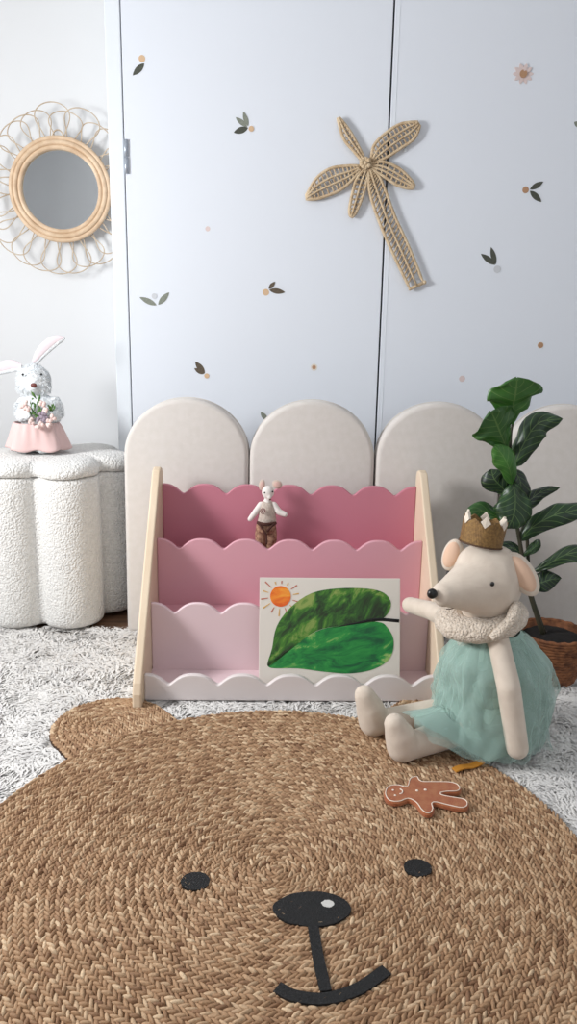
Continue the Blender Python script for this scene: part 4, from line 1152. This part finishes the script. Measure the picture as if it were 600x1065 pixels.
# ---------------------------------------------------------------- small toy mouse in the top pocket
def toy_mouse():
    Y = 1.885
    def q(x, y, dy=0): return P(240+x/7.5, 490+y/7.5, Y+dy)
    base = q(275, 600); base.z = 0.2695
    t = thing('toy_mouse', 'small white toy mouse in brown trousers standing in the top tier', 'toy', base)
    O = t.location; s = 1/7.5/ (800/2.0)*1.0
    s = 0.000325
    b = MB()
    hc_ = q(290, 165)
    ellipsoid(b, hc_, (48*s, 46*s, 52*s), u=20, v=14); roundcone(b, hc_, 38*s, q(303, 205, -.012), 16*s)
    roundcone(b, q(285, 240), 32*s, q(282, 420), 60*s)
    roundcone(b, q(235, 262), 26*s, q(185, 330, -.004), 24*s); roundcone(b, q(185, 330, -.004), 24*s, q(150, 375, -.004), 20*s)
    roundcone(b, q(335, 262), 26*s, q(375, 318, -.004), 26*s); roundcone(b, q(375, 318, -.004), 26*s, q(422, 338, -.006), 22*s)
    for x in (240, 308):
        roundcone(b, q(x, 450), 40*s, q(x, 585), 30*s)
    o = b.build('body', M['doll'], t, origin=O); remesh(o, 0.0022, 3); o.data.materials.clear(); o.data.materials.append(M['mouse_white'])
    for cx, cy, rx, rz in ((243, 108, 24, 44), (362, 104, 40, 34)):
        b = MB(); ellipsoid(b, q(cx, cy, .004), (rx*s, 9*s, rz*s), Matrix.Rotation(R(8 if cx < 300 else 25), 3, 'Y'), 18, 12); e = b.build('ear', M['mouse_ear'], t, origin=O)
        b = MB(); ellipsoid(b, q(cx+3, cy+3, .0015), (rx*s*0.72, 7*s, rz*s*0.72), Matrix.Rotation(R(8 if cx < 300 else 25), 3, 'Y'), 18, 12); l = b.build('ear_lining', M['mouse_earin'], e)
        for v in l.data.vertices: v.co -= O
    for x, y in ((264, 168), (326, 160)):
        b = MB(); ellipsoid(b, q(x, y, -.0125), (7*s, 6*s, 7*s), u=10, v=8); b.build('eye', M['bead'], t, origin=O)
    b = MB(); ellipsoid(b, q(307, 222, -.016), (8*s, 6*s, 6*s), u=10, v=8); b.build('nose', M['mouse_dark'], t, origin=O)
    # shirt
    b = MB(); c = q(283, 330)
    prof = [(30*s, 100*s), (48*s, 85*s), (60*s, 50*s), (66*s, 0), (72*s, -50*s), (72*s, -85*s), (64*s, -92*s)]
    lathe(b, prof, c, 40, fn=lambda p, a: Vector((p.x, p.y*0.82, p.z))*(1+0.05*noise.noise(p*120)) )
    sh = b.build('knit_top', M['mouse_shirt'], t, origin=O)
    b = MB(); sc = q(253, 310, -.0235)
    tube(b, [sc+Vector((math.cos(k*0.42)*(4+k*0.75)*s, 0, math.sin(k*0.42)*(4+k*0.75)*s)) for k in range(28)], 0.0011, 6); l = b.build('spiral_motif', M['mouse_red'], sh)
    for v in l.data.vertices: v.co -= O
    b = MB()
    c = q(275, 430)
    lathe(b, [(70*s, 30*s), (78*s, 5*s), (80*s, -30*s), (60*s, -50*s), (0, -52*s)], c, 36, fn=lambda p, a: Vector((p.x, p.y*0.85, p.z)), mi=0)
    for x, xf in ((235, 238), (315, 308)):
        pts = [q(x, 440), q(x, 490), q(x, 540), q(xf, 585), q(xf, 600)]
        tube(b, pts, [40*s, 46*s, 44*s, 32*s, 30*s], 20)
    pn = b.build('trousers', M['mouse_pants'], t, origin=O); remesh(pn, 0.0022, 3)
    b = MB(); tube(b, spline([q(205, 400, -.018), q(240, 440, -.026), q(275, 500, -.026), q(280, 570, -.024)], 14), 0.0028, 8, flat=0.6)
    tube(b, spline([q(355, 405, -.018), q(320, 430, -.026), q(285, 470, -.026)], 10), 0.0034, 8, flat=0.6)
    tube(b, spline([q(205, 400, -.018), q(270, 415, -.028), q(352, 405, -.018)], 10), 0.0040, 8, flat=0.6)
    br = b.build('waist_sash', M['mouse_dark'], t, origin=O)
    for x in (240, 308):
        p = q(x, 598, -.008); p.z = 0.2695+0.0055; b = MB(); ellipsoid(b, p, (30*s, 46*s, 0.0055), u=16, v=10); b.build('shoe', M['mouse_dark'], t, origin=O)
M['mouse_white'] = mat('white_jersey', (232, 224, 218), 0.9, bump=0.2)
M['mouse_ear'] = mat('beige_jersey', (206, 186, 172), 0.9, bump=0.2)
M['mouse_earin'] = mat('mouse_ear_pink', (208, 172, 162), 0.9, bump=0.2)
toy_mouse()
